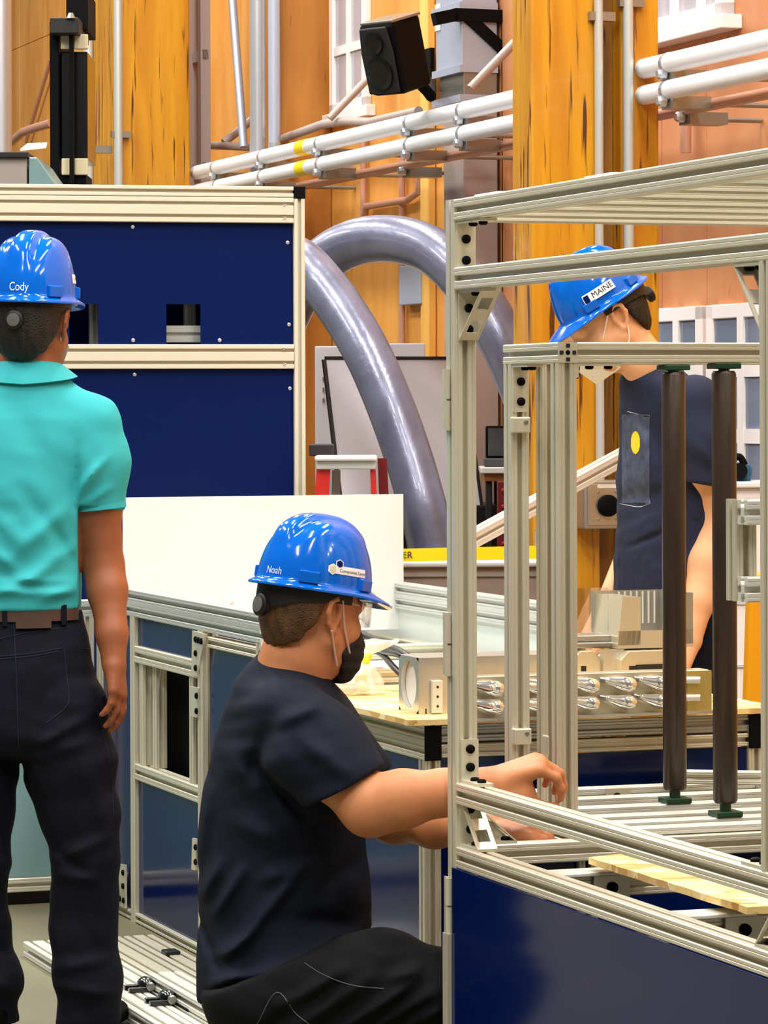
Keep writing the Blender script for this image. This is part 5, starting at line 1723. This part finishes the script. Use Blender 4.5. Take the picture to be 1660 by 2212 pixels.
# collar: folded ring around the neck
vs, fs = [], []
n = 48
for i in range(n):
    a = 2 * math.pi * i / n
    cx_, sy_ = math.cos(a), math.sin(a)
    back = max(0, -sy_)
    fold = .012 * max(0, cx_) 
    for (r, z, k) in ((.068, .018, 0), (.071, .023, 0), (.077, .020, 0), (.098, -.022, 1), (.094, -.024, 1), (.072, .005, 0)):
        p = c_(58, 800) + Vector((cx_ * r * (1.02 + .18 * k), sy_ * r * .95, z - .004 * abs(cx_) + (.002 - .012 * back + .010 * abs(cx_)) * k))
        vs.append(p)
for i in range(n):
    for k in range(6):
        fs.append((i * 6 + k, ((i + 1) % n) * 6 + k, ((i + 1) % n) * 6 + (k + 1) % 6, i * 6 + (k + 1) % 6))
MB().add(vs, fs).build('collar', M['polo'], man1, smooth=True, sharp=60)
# jeans
b = Body()
rows = [(zz, c_(cx, 900).x, Y1 + .01, a, d) for (zz, cx, a, d) in (
    (c_(0, 1318).z, 28, .156, .118), (c_(0, 1370).z, 28, .17, .128), (c_(0, 1440).z, 30, .184, .138), (c_(0, 1520).z, 34, .196, .142), (c_(0, 1590).z, 38, .205, .135), (c_(0, 1625).z, 40, .2, .115))]
b.loft(rows, 0, .03)
b.chain([c_(125, 1545), c_(148, 1650), c_(170, 1750), c_(187, 1850, -.01), c_(182, 1930), c_(180, 2010), c_(190, 2110), c_(192, 2200)], [.112, .106, .090, .0755, .072, .0735, .0765, .074], .025)
b.chain([c_(-48, 1545, .01), c_(-58, 1650, .02), c_(-56, 1750, .03), c_(-56, 1850, .02), c_(-52, 2010, .04), c_(-34, 2110, .04), c_(-30, 2200, .04)], [.108, .102, .09, .0785, .075, .0785, .077], .025)
for a_, c2, w_, am in (((90, 1600), (215, 1530), .012, .006), ((100, 1625), (205, 1590), .012, .005), ((118, 1850), (240, 1800), .014, .006), ((120, 1880), (215, 1890), .014, .006), ((125, 1830), (190, 1870), .012, -.006),
                       ((130, 2080), (240, 2060), .014, .006), ((125, 2120), (250, 2135), .012, .006), ((-80, 1850), (20, 1870), .014, .006), ((-60, 2100), (45, 2140), .014, .007), ((42, 1640), (95, 1720), .014, -.005), ((200, 1650), (240, 1800), .02, .004)):
    b.ridge(c_(*a_), c_(*c2), w_, am)
def jeans_post(D, X, Y, Z):
    D = np.maximum(D, plane(X, Y, Z, c_(190, 2212), (.0, 0, -1)))
    return np.maximum(D, plane(X, Y, Z, c_(30, 1312), (0, 0, 1)))
jn = make(b, .006, 'jeans', M['jeans'], man1, jeans_post, wrinkle=.006)
def arc_patch(name, m, px0, px1, py0, py1, a, d, cx, lift, parent, n=10):
    """cloth patch wrapped on the back of an elliptic torso"""
    vs, fs = [], []
    X0 = c_(cx, 900).x
    for i in range(n + 1):
        px = px0 + (px1 - px0) * i / n
        u = (c_(px, 900).x - X0) / (a + lift)
        u = max(-.999, min(.999, u))
        y = Y1 + .01 - (d + lift) * math.sqrt(1 - u * u)
        for py in (py0, py1):
            z = c_(0, py).z
            vs += [Vector((c_(px, 900).x, y, z)), Vector((c_(px, 900).x, y + .006, z))]
    for i in range(n):
        o, q = i * 4, (i + 1) * 4
        fs += [(o, o + 2, q + 2, q), (o + 1, q + 1, q + 3, o + 3), (o, q, q + 1, o + 1), (o + 2, o + 3, q + 3, q + 2)]
    fs += [(0, 1, 3, 2), (n * 4, n * 4 + 2, n * 4 + 3, n * 4 + 1)]
    return MB().add(vs, fs).build(name, M[m], parent, smooth=True)
arc_patch('belt', 'leather', -115, 171, 1306, 1337, .158, .12, 28, .006, man1, 40)
for px in (143, 20):
    arc_patch('belt_loop', 'jeans', px - 5, px + 6, 1303, 1346, .158, .12, 28, .008, jn, 2)
arc_patch('leather_patch', 'leather', 44, 118, 1337, 1351, .164, .124, 28, .006, jn, 10)
# shoes
for (px, dy, tx) in ((196, .03, .28), (-25, .06, -.2)):
    o = c_(px, 2238, dy); o.z = 0
    b = Body()
    d = Vector((tx, .95, 0)).normalized()
    b.chain([o - d * .06 + UP * .045, o + d * .06 + UP * .036, o + d * .17 + UP * .026], [.042, .038, .03], .03)
    b.cone(o - d * .04 + UP * .045, o - d * .03 + UP * .07, .04, .04, .03)
    make(b, .007, 'shoe', M['black'], man1, lambda D, X, Y, Z: np.maximum(D, .003 - Z))
# mask loop behind the ear
ps = crom([H1(.02, -.078, -.0), H1(-.004, -.083, .014), H1(-.018, -.08, -.01), H1(-.012, -.076, -.04), H1(.03, -.066, -.06)], 6)
MB().tube(ps, .0018, 6).build('mask_loop', M['strap'], man1, smooth=True)
MB().add([H1(.115, -.045, -.02), H1(.125, 0, -.015), H1(.115, .045, -.02), H1(.07, -.07, -.05), H1(.07, .07, -.05), H1(.09, -.04, -.115), H1(.1, 0, -.12), H1(.09, .04, -.115)],
         [(0, 3, 5, 6, 1), (1, 6, 7, 4, 2)]).build('face_mask', M['mask_white'], man1, smooth=True)
for k in (-1, 1):
    MB().disc(H1(.082, k * .032, .0), H1.f, .011, .006, 14, .6).build('eye', M['eye'], man1, smooth=True)
hd = Frame(H1(-.002, 0, .056), H1.f + H1.u * .03, H1.u - H1.l * .0)
HAT_H = .168
hat1 = hard_hat(hd, 'glossy blue hard hat worn by the man in teal, his name written on the back', '', .91)
hat_text(hd, hat1, math.pi + .08, .1, 'Cody', .022, .91, .0012, 'helmet_text')
pt = hat_patch(hd, hat1, -math.radians(70), .2, [(-.04, -.009), (.04, -.009), (.04, .009), (-.04, .009)], .91, .0009, 'sticker', 'sticker')
hat_text(hd, hat1, -math.radians(70), .2, 'Composites Center', .008, .91, .0016, 'ink', pt)

# ================================================================== kneeling man in the navy T-shirt
Y2 = 7.3
FOLD = 2.4
man2 = thing('person', 'person kneeling in navy T-shirt and black mask, arms reaching into the machine frame', 'person', (P(650, 2100, Y2).x, Y2, 0))
e_ = lambda px, py, Y=Y2: P(px, py, Y)
HAT_H = .150
th = math.radians(38)
H2 = Frame(e_(677, 1322), (math.cos(th), math.sin(th), -.10), (.06, 0, 1))
b = Body()
head(b, H2, 1.08)
b.chain([e_(660, 1350), e_(640, 1420, Y2 - .01), e_(622, 1475, Y2)], [.062, .069, .078], .03)
rows2 = [(e_(0, y).z, e_((l + r) / 2, y).x, Y2 + .02, (r - l) / 2 / 1027 * .86 - .012, d * .85) for (y, l, r, d) in ((1470, 530, 705, .09), (1520, 492, 735, .15), (1600, 462, 760, .165), (1750, 440, 775, .15), (1900, 436, 780, .14), (2050, 450, 720, .14), (2140, 480, 660, .12))]
b.loft(rows2, 0, .04)
shR, elR, wrR = e_(630, 1572, 7.14), e_(800, 1742, 7.02), e_(1042, 1694, 6.98)
b.chain([shR, e_(715, 1655, 7.08), elR], [.052, .062, .058], .03)
b.chain([elR, e_(870, 1726, 7.0), e_(960, 1712, 6.99), wrR], [.058, .056, .044, .034], .025)
shM, elM, wrM = e_(690, 1560, 7.44), e_(850, 1768, 7.34), e_(1060, 1788, 7.10)
b.chain([shM, elM], [.064, .05], .03)
b.chain([elM, e_(940, 1780, 7.26), wrM], [.05, .047, .032], .025)
hand(b, wrR, e_(1166, 1646, 6.965), (-.45, -.25, .88), (.1, -1, -.25), ((48, 42, 24), (52, 44, 26), (56, 46, 26), (58, 48, 28)),
     [e_(1072, 1722, 6.955), e_(1125, 1738, 6.945), e_(1165, 1742, 6.95), e_(1200, 1744, 6.955)], 1.12)
b.cone(e_(1060, 1706, 6.97), e_(1130, 1712, 6.955), .034, .026, .02)
hand(b, wrM, e_(1150, 1792, 7.02), (0, -.2, 1), (0, -1, 0), ((20, 30, 20), (24, 32, 20), (28, 34, 22), (30, 36, 24)),
     [e_(1085, 1796, 7.05), e_(1120, 1806, 7.0), e_(1150, 1806, 6.98)], 1.05)
b.chain([e_(600, 2150, 7.22), e_(1050, 2185, 7.08)], [.075, .05], .03)
b.chain([e_(600, 2150, 7.40), e_(1050, 2195, 7.5)], [.075, .05], .03)
b.chain([e_(1060, 2240, 7.08), e_(640, 2300, 7.12)], [.055, .04], .03)
b.chain([e_(1060, 2250, 7.5), e_(640, 2300, 7.46)], [.055, .04], .03)
make(b, .004, 'body', M['skin_warm'], man2)
hair(H2, 1.085, M['hair_brown'], man2, low=-.07, side=.038, front=.06)
# T-shirt
b = Body()
rows3 = [(e_(0, y).z, e_((l + r) / 2, y).x, Y2 + .02, (r - l) / 2 / 1027, d) for (y, l, r, d) in ((1408, 560, 690, .07), (1440, 532, 706, .10), (1480, 505, 722, .14), (1530, 484, 752, .175), (1600, 462, 782, .19), (1700, 443, 790, .185), (1800, 434, 792, .175), (1900, 430, 799, .175), (2000, 427, 806, .18), (2080, 420, 812, .205), (2190, 426, 800, .215))]
b.loft(rows3, 0, .03)
b.chain([e_(622, 1556, 7.15), e_(684, 1622, 7.10), e_(752, 1702, 7.05)], [.078, .09, .090], .075)
b.chain([e_(680, 1560, 7.42), e_(765, 1680, 7.40)], [.08, .085], .06)
for a_, c2, w_, am in (((545, 1660), (600, 1540), .018, -.006), ((600, 1545), (690, 1500), .014, .006), ((560, 1640), (655, 1735), .018, -.007), ((575, 1880), (640, 1850), .016, .008), ((500, 2040), (660, 1850), .014, .011), ((470, 1960), (530, 1860), .013, .009),
                       ((470, 2050), (560, 1985), .012, .008), ((490, 2090), (600, 2060), .013, .009), ((440, 1990), (480, 2080), .012, -.008), ((460, 2110), (520, 2070), .012, .008), ((560, 2080), (760, 2010), .014, .008), ((620, 1960), (780, 1990), .02, -.006),
                       ((430, 1860), (452, 1700), .016, .005), ((700, 1900), (770, 1850), .02, -.006), ((650, 1560), (760, 1640), .018, .005), ((500, 1620), (560, 1700), .02, .005), ((520, 1760), (620, 1800), .02, .006), ((480, 1850), (440, 1930), .014, .008)):
    b.ridge(e_(*a_), e_(*c2), w_, am)
hemA, hemB = e_(428, 2166), e_(806, 2002)
hd_ = hemB - hemA
hem_n = Vector((hd_.z, 0, -hd_.x))
slA, slB = e_(826, 1652, 7.06), e_(652, 1746, 7.06)
sld = slB - slA
sl_n = Vector((-sld.z, 0, sld.x));
if sl_n.x < 0: sl_n = -sl_n
def tee_post(D, X, Y, Z):
    D = np.maximum(D, plane(X, Y, Z, hemA, hem_n))
    arm = dcone(X, Y, Z, e_(640, 1590, 7.1), e_(800, 1745, 7.04), .12, .13)
    inarm = (arm < 0) & (Y < 7.2)
    pl_ = plane(X, Y, Z, slA, sl_n)
    cut = np.where((arm < 0) & (Y < 7.13) & (X > e_(640, 1700, 7.05).x), pl_, -1)
    # only the part of the sleeve outside the torso is cut
    D = np.maximum(D, np.where(_eval(b.p[0], X, Y, Z) > .004, cut, -1))
    pit = dcone(X, Y, Z, e_(735, 1690, 7.05), e_(810, 1765, 7.03), .070, .074)
    D = np.where(_eval(b.p[0], X, Y, Z) > .004, np.maximum(D, -pit), D)
    D = np.maximum(D, np.where((Y > 7.3) & (_eval(b.p[0], X, Y, Z) > .004), plane(X, Y, Z, e_(785, 1690, 7.4), sl_n), -1))
    return D
ts = make(b, .0055, 'tshirt', M['tee_navy'], man2, tee_post, wrinkle=.006)
# neck rib
def neck_rib(c, rx, ry, tilt, r, m, parent, n=40):
    ps = []
    for i in range(n + 1):
        a = 2 * math.pi * i / n
        ps.append(Vector(c) + Vector((rx * math.cos(a), ry * math.sin(a), -tilt * math.cos(a))))
    return MB().tube(ps, r, 8, cap=False).build('collar', M[m], parent, smooth=True)
neck_rib(e_(640, 1442, Y2 + .01), .070, .077, .032, .0095, 'tee_navy', man2)
# trousers
b = Body()
b.chain([e_(556, 2150, 7.2), e_(700, 2138, 7.15), e_(820, 2122, 7.1), e_(960, 2150, 7.08), e_(1060, 2186, 7.08)], [.115, .112, .104, .088, .075], .03)
b.chain([e_(560, 2135, 7.42), e_(820, 2140, 7.46), e_(1060, 2190, 7.5)], [.125, .105, .075], .03)
b.chain([e_(1060, 2240, 7.08), e_(800, 2280, 7.1), e_(640, 2306, 7.12)], [.07, .065, .055], .03)
b.chain([e_(1060, 2250, 7.5), e_(800, 2285, 7.48), e_(640, 2306, 7.46)], [.07, .065, .055], .03)
b.ell(e_(548, 2150, Y2), (.108, .17, .13), None, .04)
for a_, c2, w_, am in (((700, 2200), (900, 2060), .012, .009), ((740, 2212), (930, 2090), .012, .008), ((640, 2180), (800, 2060), .013, .007), ((620, 2130), (740, 2050), .013, .008), ((800, 2210), (955, 2120), .014, .008), ((850, 2060), (905, 2040), .012, .009), ((560, 2212), (640, 2130), .014, -.006)):
    b.ridge(e_(*a_), e_(*c2), w_, am)
def trouser_post(D, X, Y, Z):
    D = np.maximum(D, .004 - Z)
    up_cut = -plane(X, Y, Z, hemA, hem_n) - .03
    return np.maximum(D, np.where(X < e_(800, 2000).x, up_cut, -1))
tr = make(b, .006, 'trousers', M['trousers'], man2, trouser_post, wrinkle=.006)
# stitching and pocket edge on the near thigh, following the cloth
def seam(pts, Y, r, m, parent, name='stitching'):
    me = parent.data
    off = OFF[parent.name]
    from mathutils.bvhtree import BVHTree
    bv = BVHTree.FromPolygons([v.co + off for v in me.vertices], [tuple(p.vertices) for p in me.polygons])
    o = Vector((0, 0, ZC)); ps = []
    dense = crom([Vector((x, y, 0)) for x, y in pts], 6)
    for q in dense:
        tgt = P(q.x, q.y, Y); hit = bv.ray_cast(o, (tgt - o).normalized())
        if hit[0] is not None: ps.append(hit[0] - (tgt - o).normalized() * r * .5)
    if len(ps) > 2:
        return MB().tube(ps, r, 6).build(name, M[m], parent, smooth=True)
for pts in ([(0, 1380), (60, 1366), (130, 1357), (150, 1354)], [(0, 1418), (70, 1411), (128, 1401)], [(128, 1401), (138, 1404), (143, 1450), (149, 1506), (140, 1530), (100, 1562)], [(0, 1424), (70, 1417), (126, 1407)],
            [(176, 1400), (196, 1402)], [(206, 1520), (236, 1640), (246, 1760)], [(30, 1345), (36, 1480), (40, 1620)]):
    seam(pts, 8.0, .0011, 'tee_slate', jn)
seam([(658, 2080), (700, 2106), (760, 2128), (830, 2136)], 7.1, .0012, 'grey_dark', tr)
seam([(556, 2212), (598, 2144), (640, 2190), (668, 2212)], 7.1, .0013, 'grey_dark', tr)
for (x, y) in ((598, 2143), (657, 2080)):
    pass
for Y in (7.12, 7.46):
    o = e_(590, 2320, Y); o.z = 0
    b = Body(); d = Vector((-1, 0, 0))
    b.chain([o + Vector((.1, 0, .075)), o + Vector((.0, 0, .06)), o + Vector((-.06, 0, .05))], [.045, .043, .04], .02)
    b.cone(o + Vector((-.03, 0, .05)), o + Vector((-.05, 0, .02)), .036, .03, .02)
    make(b, .007, 'shoe', M['black'], man2, lambda D, X, Y_, Z: np.maximum(D, .002 - Z))
# face mask, loops, glasses
b = Body(); R = H2.R(); s2 = 1.08
b.ell(H2(.036 * s2, 0, -.062 * s2), np.array((.084, .069, .062)) * s2, R, .02)
b.ell(H2(.060 * s2, 0, -.10 * s2), np.array((.046, .052, .04)) * s2, R, .03)
def mask_post(D, X, Y, Z):
    f, l, u = H2.local(X, Y, Z); f, l, u = f / s2, l / s2, u / s2
    line = -.012 - .75 * (.105 - f)          # top edge rises to the nose
    D = np.maximum(D, (u - line) * .8)
    D = np.maximum(D, (.028 + (-.06 - u) * .25 - f) * .9)
    D = np.maximum(D, -(u + .135) * .9)
    return D + .0012 * np.sin(u * 260)
make(b, .004, 'face_mask', M['mask_black'], man2, mask_post)
for pts in ((H2(.048 * s2, -.066 * s2, -.072 * s2), H2(.02 * s2, -.078 * s2, -.022 * s2), H2(.0, -.09 * s2, .03 * s2)),
            (H2(.02 * s2, -.066 * s2, -.098 * s2), H2(-.0, -.076 * s2, -.06 * s2), H2(-.016 * s2, -.086 * s2, -.03 * s2))):
    MB().tube(crom(pts, 6), .0026, 8).build('mask_loop', M['strap'], man2, smooth=True)
vs, fs = [], []
n = 20
for i in range(n + 1):
    a = math.radians(-78 + 156 * i / n)
    hgt_ = .022 - .006 * math.cos(a) * 0
    for z in (.026, -.020 + .012 * math.exp(-(a / .25) ** 2)):
        vs.append(H2((.038 + .082 * math.cos(a) ** .8) * s2, .079 * math.sin(a) * s2, (z + .0) * s2))
for i in range(n): fs.append((i * 2, i * 2 + 1, i * 2 + 3, i * 2 + 2))
gl = MB().add(vs, fs).build('safety_glasses', M['clear'], man2, smooth=True)
sd = gl.modifiers.new('thick', 'SOLIDIFY'); sd.thickness = .002
for k in (-1, 1):
    MB().tube([H2(.05 * s2, k * .079 * s2, .022 * s2), H2(-.0, k * .083 * s2, .03 * s2), H2(-.03 * s2, k * .08 * s2, .022 * s2)], .0022, 8).build('temple_arm', M['strap'], gl, smooth=True)
    MB().disc(H2(.076 * s2, k * .033 * s2, .0), H2.f, .012, .008, 14, .6).build('eye', M['eye'], man2, smooth=True)
hd2 = Frame(H2(-.004, 0, .052), H2.f - H2.u * .06, H2.u + H2.f * .0)
hat2 = hard_hat(hd2, 'glossy blue hard hat on the kneeling man with hexagon sticker on its side', '', .98)
hat_text(hd2, hat2, math.pi + .22, .085, 'Noah', .019, .98, .0012, 'helmet_text')
tha = -math.radians(84)
pt = hat_patch(hd2, hat2, tha, .17, [(-.038, -.008), (.042, -.008), (.042, .008), (-.038, .008)], .98, .0009, 'sticker', 'sticker')
hx = lambda cx, cy, r: [(cx + r * math.cos(math.pi / 6 + k * math.pi / 3), cy + r * math.sin(math.pi / 6 + k * math.pi / 3)) for k in range(6)]
hat_patch(hd2, hat2, tha, .17, hx(-.044, .0, .011), .98, .0012, 'sticker', 'hexagon', pt, 3)
hat_patch(hd2, hat2, tha, .17, hx(-.044, .0, .008), .98, .0016, 'card', 'hexagon', pt, 3)
hat_patch(hd2, hat2, tha, .17, hx(-.030, .012, .0095), .98, .0012, 'sticker', 'hexagon', pt, 3)
hat_patch(hd2, hat2, tha, .17, hx(-.030, .012, .0075), .98, .0018, 'navy_far', 'hexagon', pt, 3)
hat_text(hd2, hat2, tha, .17, 'Composites Center', .0088, .98, .0015, 'ink', pt, .006, -.001)

# ================================================================== man looking down behind the frames
Y3 = 9.0
FOLD = 1.7
man3 = thing('person', 'person looking down in slate T-shirt with yellow print and white mask', 'person', (P(1430, 2000, Y3).x, Y3, 0))
g_ = lambda px, py, Y=Y3: P(px, py, Y)
pit = math.radians(31)
H3 = Frame(g_(1310, 692), (-.965 * math.cos(pit), -.26 * math.cos(pit), -math.sin(pit)), (-.5, -.1, .86))
b = Body()
head(b, H3, 1.03)
b.chain([H3(-.03, 0, -.05), g_(1392, 784, Y3 + .0), g_(1428, 845, Y3 + .02)], [.056, .053, .06], .03)
yaw3 = math.radians(-38)
rw = [(g_(0, y).z, g_(cx, y).x, Y3 + .03, a, d) for (y, cx, a, d) in ((840, 1440, .05, .09), (880, 1450, .078, .14), (960, 1458, .09, .16), (1080, 1456, .09, .15), (1200, 1452, .09, .14), (1330, 1452, .1, .15), (1450, 1450, .1, .14))]
b.loft(rw, math.radians(28), .04)
sL_, eL_, wL_ = g_(1506, 884, Y3 - .12), g_(1546, 1125, Y3 - .10), g_(1494, 1378, Y3 - .20)
b.chain([sL_, g_(1522, 1010, Y3 - .12), eL_], [.056, .05, .044], .03)
b.chain([eL_, g_(1530, 1215, Y3 - .13), g_(1510, 1300, Y3 - .17), wL_], [.044, .049, .038, .029], .02)
sR_, eR_, wR_ = g_(1405, 890, Y3 + .20), g_(1392, 1130, Y3 + .26), g_(1306, 1318, Y3 + .10)
b.chain([sR_, eR_], [.05, .04], .03); b.chain([eR_, wR_], [.042, .028], .02)
hand(b, wL_, g_(1455, 1440, Y3 - .24), (-.2, -.9, .3), (-.5, .2, -.2), ((30, 30, 20), (34, 34, 22), (38, 36, 24), (40, 38, 26)), [g_(1480, 1400, Y3 - .2), g_(1450, 1410, Y3 - .22), g_(1430, 1425, Y3 - .23)], 1.0)
hand(b, wR_, g_(1278, 1380, Y3 + .04), (-.5, -.6, .5), (.5, -.3, .0), ((30, 30, 20), (34, 34, 22), (38, 36, 24), (40, 38, 26)), [g_(1300, 1340, Y3 + .08), g_(1305, 1365, Y3 + .02), g_(1300, 1390, Y3 + .0)], 1.0)
for dx, dy in ((-25, .12), (40, -.06)):
    b.chain([g_(1440 + dx, 1440, Y3 + .03 + dy), g_(1445 + dx, 1760, Y3 + .03 + dy), g_(1450 + dx, 2030, Y3 + .05 + dy)], [.075, .05, .04], .03)
make(b, .0044, 'body', M['skin_pale'], man3)
hair(H3, 1.035, M['hair_dark'], man3, low=-.085, side=.038, front=.06)
b = Body()
rw = [(g_(0, y).z, g_(cx, y).x, Y3 + .03, a, d) for (y, cx, a, d) in ((794, 1414, .06, .078), (812, 1414, .078, .1), (830, 1424, .09, .13), (868, 1446, .105, .17), (940, 1456, .118, .19), (1040, 1454, .120, .19), (1130, 1452, .120, .185), (1220, 1448, .122, .185), (1330, 1450, .124, .19))]
b.loft(rw, math.radians(28), .04)
b.chain([g_(1502, 872, Y3 - .12), g_(1514, 960, Y3 - .13), g_(1518, 1060, Y3 - .13)], [.075, .072, .066], .05)
b.chain([g_(1408, 885, Y3 + .20), g_(1402, 1040, Y3 + .24)], [.064, .064], .03)
for a_, c2, w_, am in (((1350, 1160), (1480, 1090), .016, .015), ((1345, 1205), (1430, 1160), .015, .014), ((1352, 1250), (1392, 1185), .013, .013), ((1345, 1275), (1420, 1230), .015, .014), ((1360, 1185), (1440, 1140), .012, -.012), ((1340, 1080), (1440, 1060), .02, -.006), ((1390, 900), (1440, 1000), .016, -.006), ((1490, 960), (1530, 1010), .016, .006)):
    b.ridge(g_(*a_), g_(*c2), w_, am)
def tee3(D, X, Y, Z):
    t0 = _eval(b.p[0], X, Y, Z)
    D = np.maximum(D, plane(X, Y, Z, g_(1380, 1310), (.1, 0, -1)))
    D = np.maximum(D, np.where((t0 > .004) & (Y < Y3 + .02), plane(X, Y, Z, g_(1508, 1045, Y3 - .13), (-.18, 0, -1)), -1))
    D = np.maximum(D, np.where((t0 > .004) & (Y > Y3 + .05), plane(X, Y, Z, g_(1390, 1040, Y3 + .2), (0, 0, -1)), -1))
    D = np.where(t0 > .004, np.maximum(D, -dcone(X, Y, Z, g_(1516, 1020, Y3 - .125), g_(1535, 1130, Y3 - .11), .054, .054)), D)
    return D
ts3 = make(b, .0055, 'tshirt', M['tee_slate'], man3, tee3, wrinkle=.005)
neck_rib(g_(1402, 808, Y3 + .02), .05, .068, -.024, .008, 'tee_slate', man3)
# chest print laid on the cloth
from mathutils.bvhtree import BVHTree
def cloth_patch(px0, px1, py0, py1, fn, parent, m, name, nx=10, ny=24, lift=.0015, Y=9.0):
    off = OFF[parent.name]; me = parent.data
    bv = BVHTree.FromPolygons([v.co + off for v in me.vertices], [tuple(p.vertices) for p in me.polygons])
    o = Vector((0, 0, ZC)); grid = {}
    vs, fs = [], []
    for j in range(ny + 1):
        for i in range(nx + 1):
            x, y = px0 + (px1 - px0) * i / nx, py0 + (py1 - py0) * j / ny
            if not fn(x, y): continue
            d = (P(x, y, Y) - o).normalized(); h_ = bv.ray_cast(o, d)
            if h_[0] is None: continue
            grid[(i, j)] = len(vs); vs.append(h_[0] - d * lift)
    for j in range(ny):
        for i in range(nx):
            k = [(i, j), (i, j + 1), (i + 1, j + 1), (i + 1, j)]
            if all(q in grid for q in k): fs.append(tuple(grid[q] for q in k))
    if fs: return MB().add(vs, fs).build(name, M[m], parent, smooth=True)
pr3 = cloth_patch(1344, 1404, 895, 1096, lambda x, y: y > 889 + (x - 1344) * .12 and y < 1086 + (x - 1344) * .1, ts3, 'tee_print', 'chest_print', 14, 40)
el3 = cloth_patch(1362, 1386, 930, 982, lambda x, y: ((x - 1373.5) / 10.5) ** 2 + ((y - 956) / 25) ** 2 < 1, ts3, 'print_yellow', 'yellow_print', 24, 40, .003)
for pts in ([(1356, 889), (1380, 895), (1404, 897)], [(1404, 897), (1402, 930), (1398, 960)], [(1398, 1020), (1402, 1060), (1405, 1088)], [(1340, 1088), (1380, 1095), (1405, 1088)]):
    seam(pts, 9.0, .0008, 'zinc', ts3, 'print_line')
b = Body()
rw = [(g_(0, y).z, g_(cx, y).x, Y3 + .03, a, d) for (y, cx, a, d) in ((1230, 1448, .11, .165), (1290, 1450, .118, .18), (1340, 1452, .128, .187), (1450, 1450, .135, .185), (1500, 1450, .125, .17))]
b.loft(rw, math.radians(28), .03)
for dx, dy in ((-25, .12), (40, -.06)):
    b.chain([g_(1445 + dx, 1440, Y3 + .03 + dy), g_(1446 + dx, 1760, Y3 + .03 + dy), g_(1450 + dx, 2050, Y3 + .05 + dy)], [.095, .072, .07], .03)
make(b, .008, 'trousers', M['jeans'], man3)
for dx, dy in ((-25, .12), (40, -.06)):
    o = g_(1440 + dx, 2088, Y3 + .03 + dy); o.z = 0
    b = Body(); d = Vector((-.9, -.4, 0)).normalized()
    b.chain([o - d * .06 + UP * .045, o + d * .06 + UP * .045, o + d * .16 + UP * .032], [.042, .044, .034], .03)
    make(b, .008, 'shoe', M['black'], man3, lambda D, X, Y, Z: np.maximum(D, .003 - Z))
# folded white mask
mv = [H3(.118, 0, -.018), H3(.086, .052, -.022), H3(.086, -.052, -.022), H3(.135, 0, -.07), H3(.062, .066, -.072), H3(.062, -.066, -.072), H3(.108, 0, -.128), H3(.045, .05, -.118), H3(.045, -.05, -.118)]
mf = [(0, 1, 4, 3), (0, 3, 5, 2), (3, 4, 7, 6), (3, 6, 8, 5)]
mk = MB().add(mv, mf).build('face_mask', M['mask_white'], man3)
sd = mk.modifiers.new('thick', 'SOLIDIFY'); sd.thickness = .002
for pts in ((H3(.07, .064, -.045), H3(.03, .078, .0), H3(.004, .088, .034)), (H3(.05, .06, -.1), H3(.0, .076, -.07), H3(-.018, .085, -.03))):
    MB().tube(crom(pts, 6), .0022, 8).build('mask_loop', M['mask_white'], man3, smooth=True)
vs, fs = [], []
for i in range(n + 1):
    a = math.radians(-78 + 156 * i / n) if n == 20 else math.radians(-78 + 156 * i / n)
    for z in (.024, -.022):
        vs.append(H3(.036 + .08 * math.cos(a) ** .8 if math.cos(a) > 0 else .036, .077 * math.sin(a), z))
for i in range(n): fs.append((i * 2, i * 2 + 1, i * 2 + 3, i * 2 + 2))
gl3 = MB().add(vs, fs).build('safety_glasses', M['clear'], man3, smooth=True)
gl3.modifiers.new('thick', 'SOLIDIFY').thickness = .002
for k in (-1, 1):
    MB().disc(H3(.076, k * .033, 0), H3.f, .011, .008, 14, .6).build('eye', M['eye'], man3, smooth=True)
hd3 = Frame(H3(-.012, 0, .046), H3.f - H3.u * .02, H3.u)
hat3 = hard_hat(hd3, 'glossy blue hard hat tilted down on the man behind the frames, white shield sticker', '', .93)
th3 = math.radians(80)
pt = hat_patch(hd3, hat3, th3, .16, [(-.042, -.0115), (.042, -.0115), (.042, .0115), (-.042, .0115)], .97, .0009, 'sticker', 'sticker')
hat_patch(hd3, hat3, th3, .16, [(.0, 0)] and [(-.043, .010), (-.043, -.010), (-.034, -.018), (-.025, -.010), (-.025, .010)], .97, .0014, 'sticker', 'shield', pt, 3)
hat_patch(hd3, hat3, th3, .16, [(-.041, .008), (-.041, -.008), (-.034, -.0145), (-.027, -.008), (-.027, .008)], .97, .0019, 'navy_far', 'shield', pt, 3)
hat_text(hd3, hat3, th3, .16, 'MAINE', .0195, .97, .0016, 'ink', pt, .010, 0)

# ------------------------------------------------------------------ things that repeat share a group
GROUPS = {'person': 'people at work in the hall', 'hard_hat': 'blue hard hats', 'conduit': 'white conduits on the timber columns', 'white_pipe': 'thick white wall pipes',
          'timber_column': 'glulam columns', 'timber_pier': 'timber piers on the wall', 'arch_tube': 'silver arch tubes', 'round_duct': 'round silver ducts', 'pipe_strut': 'diagonal pipe struts',
          'brown_conduit': 'brown conduits on the plywood', 'metal_cover': 'small folded metal covers', 'rail_clamp': 'black clamps on the floor rails'}
for o in COL.objects:
    if o.parent is None and 'category' in o and 'group' not in o:
        b_ = o.name.split('.')[0]
        if b_ in GROUPS: o['group'] = GROUPS[b_]
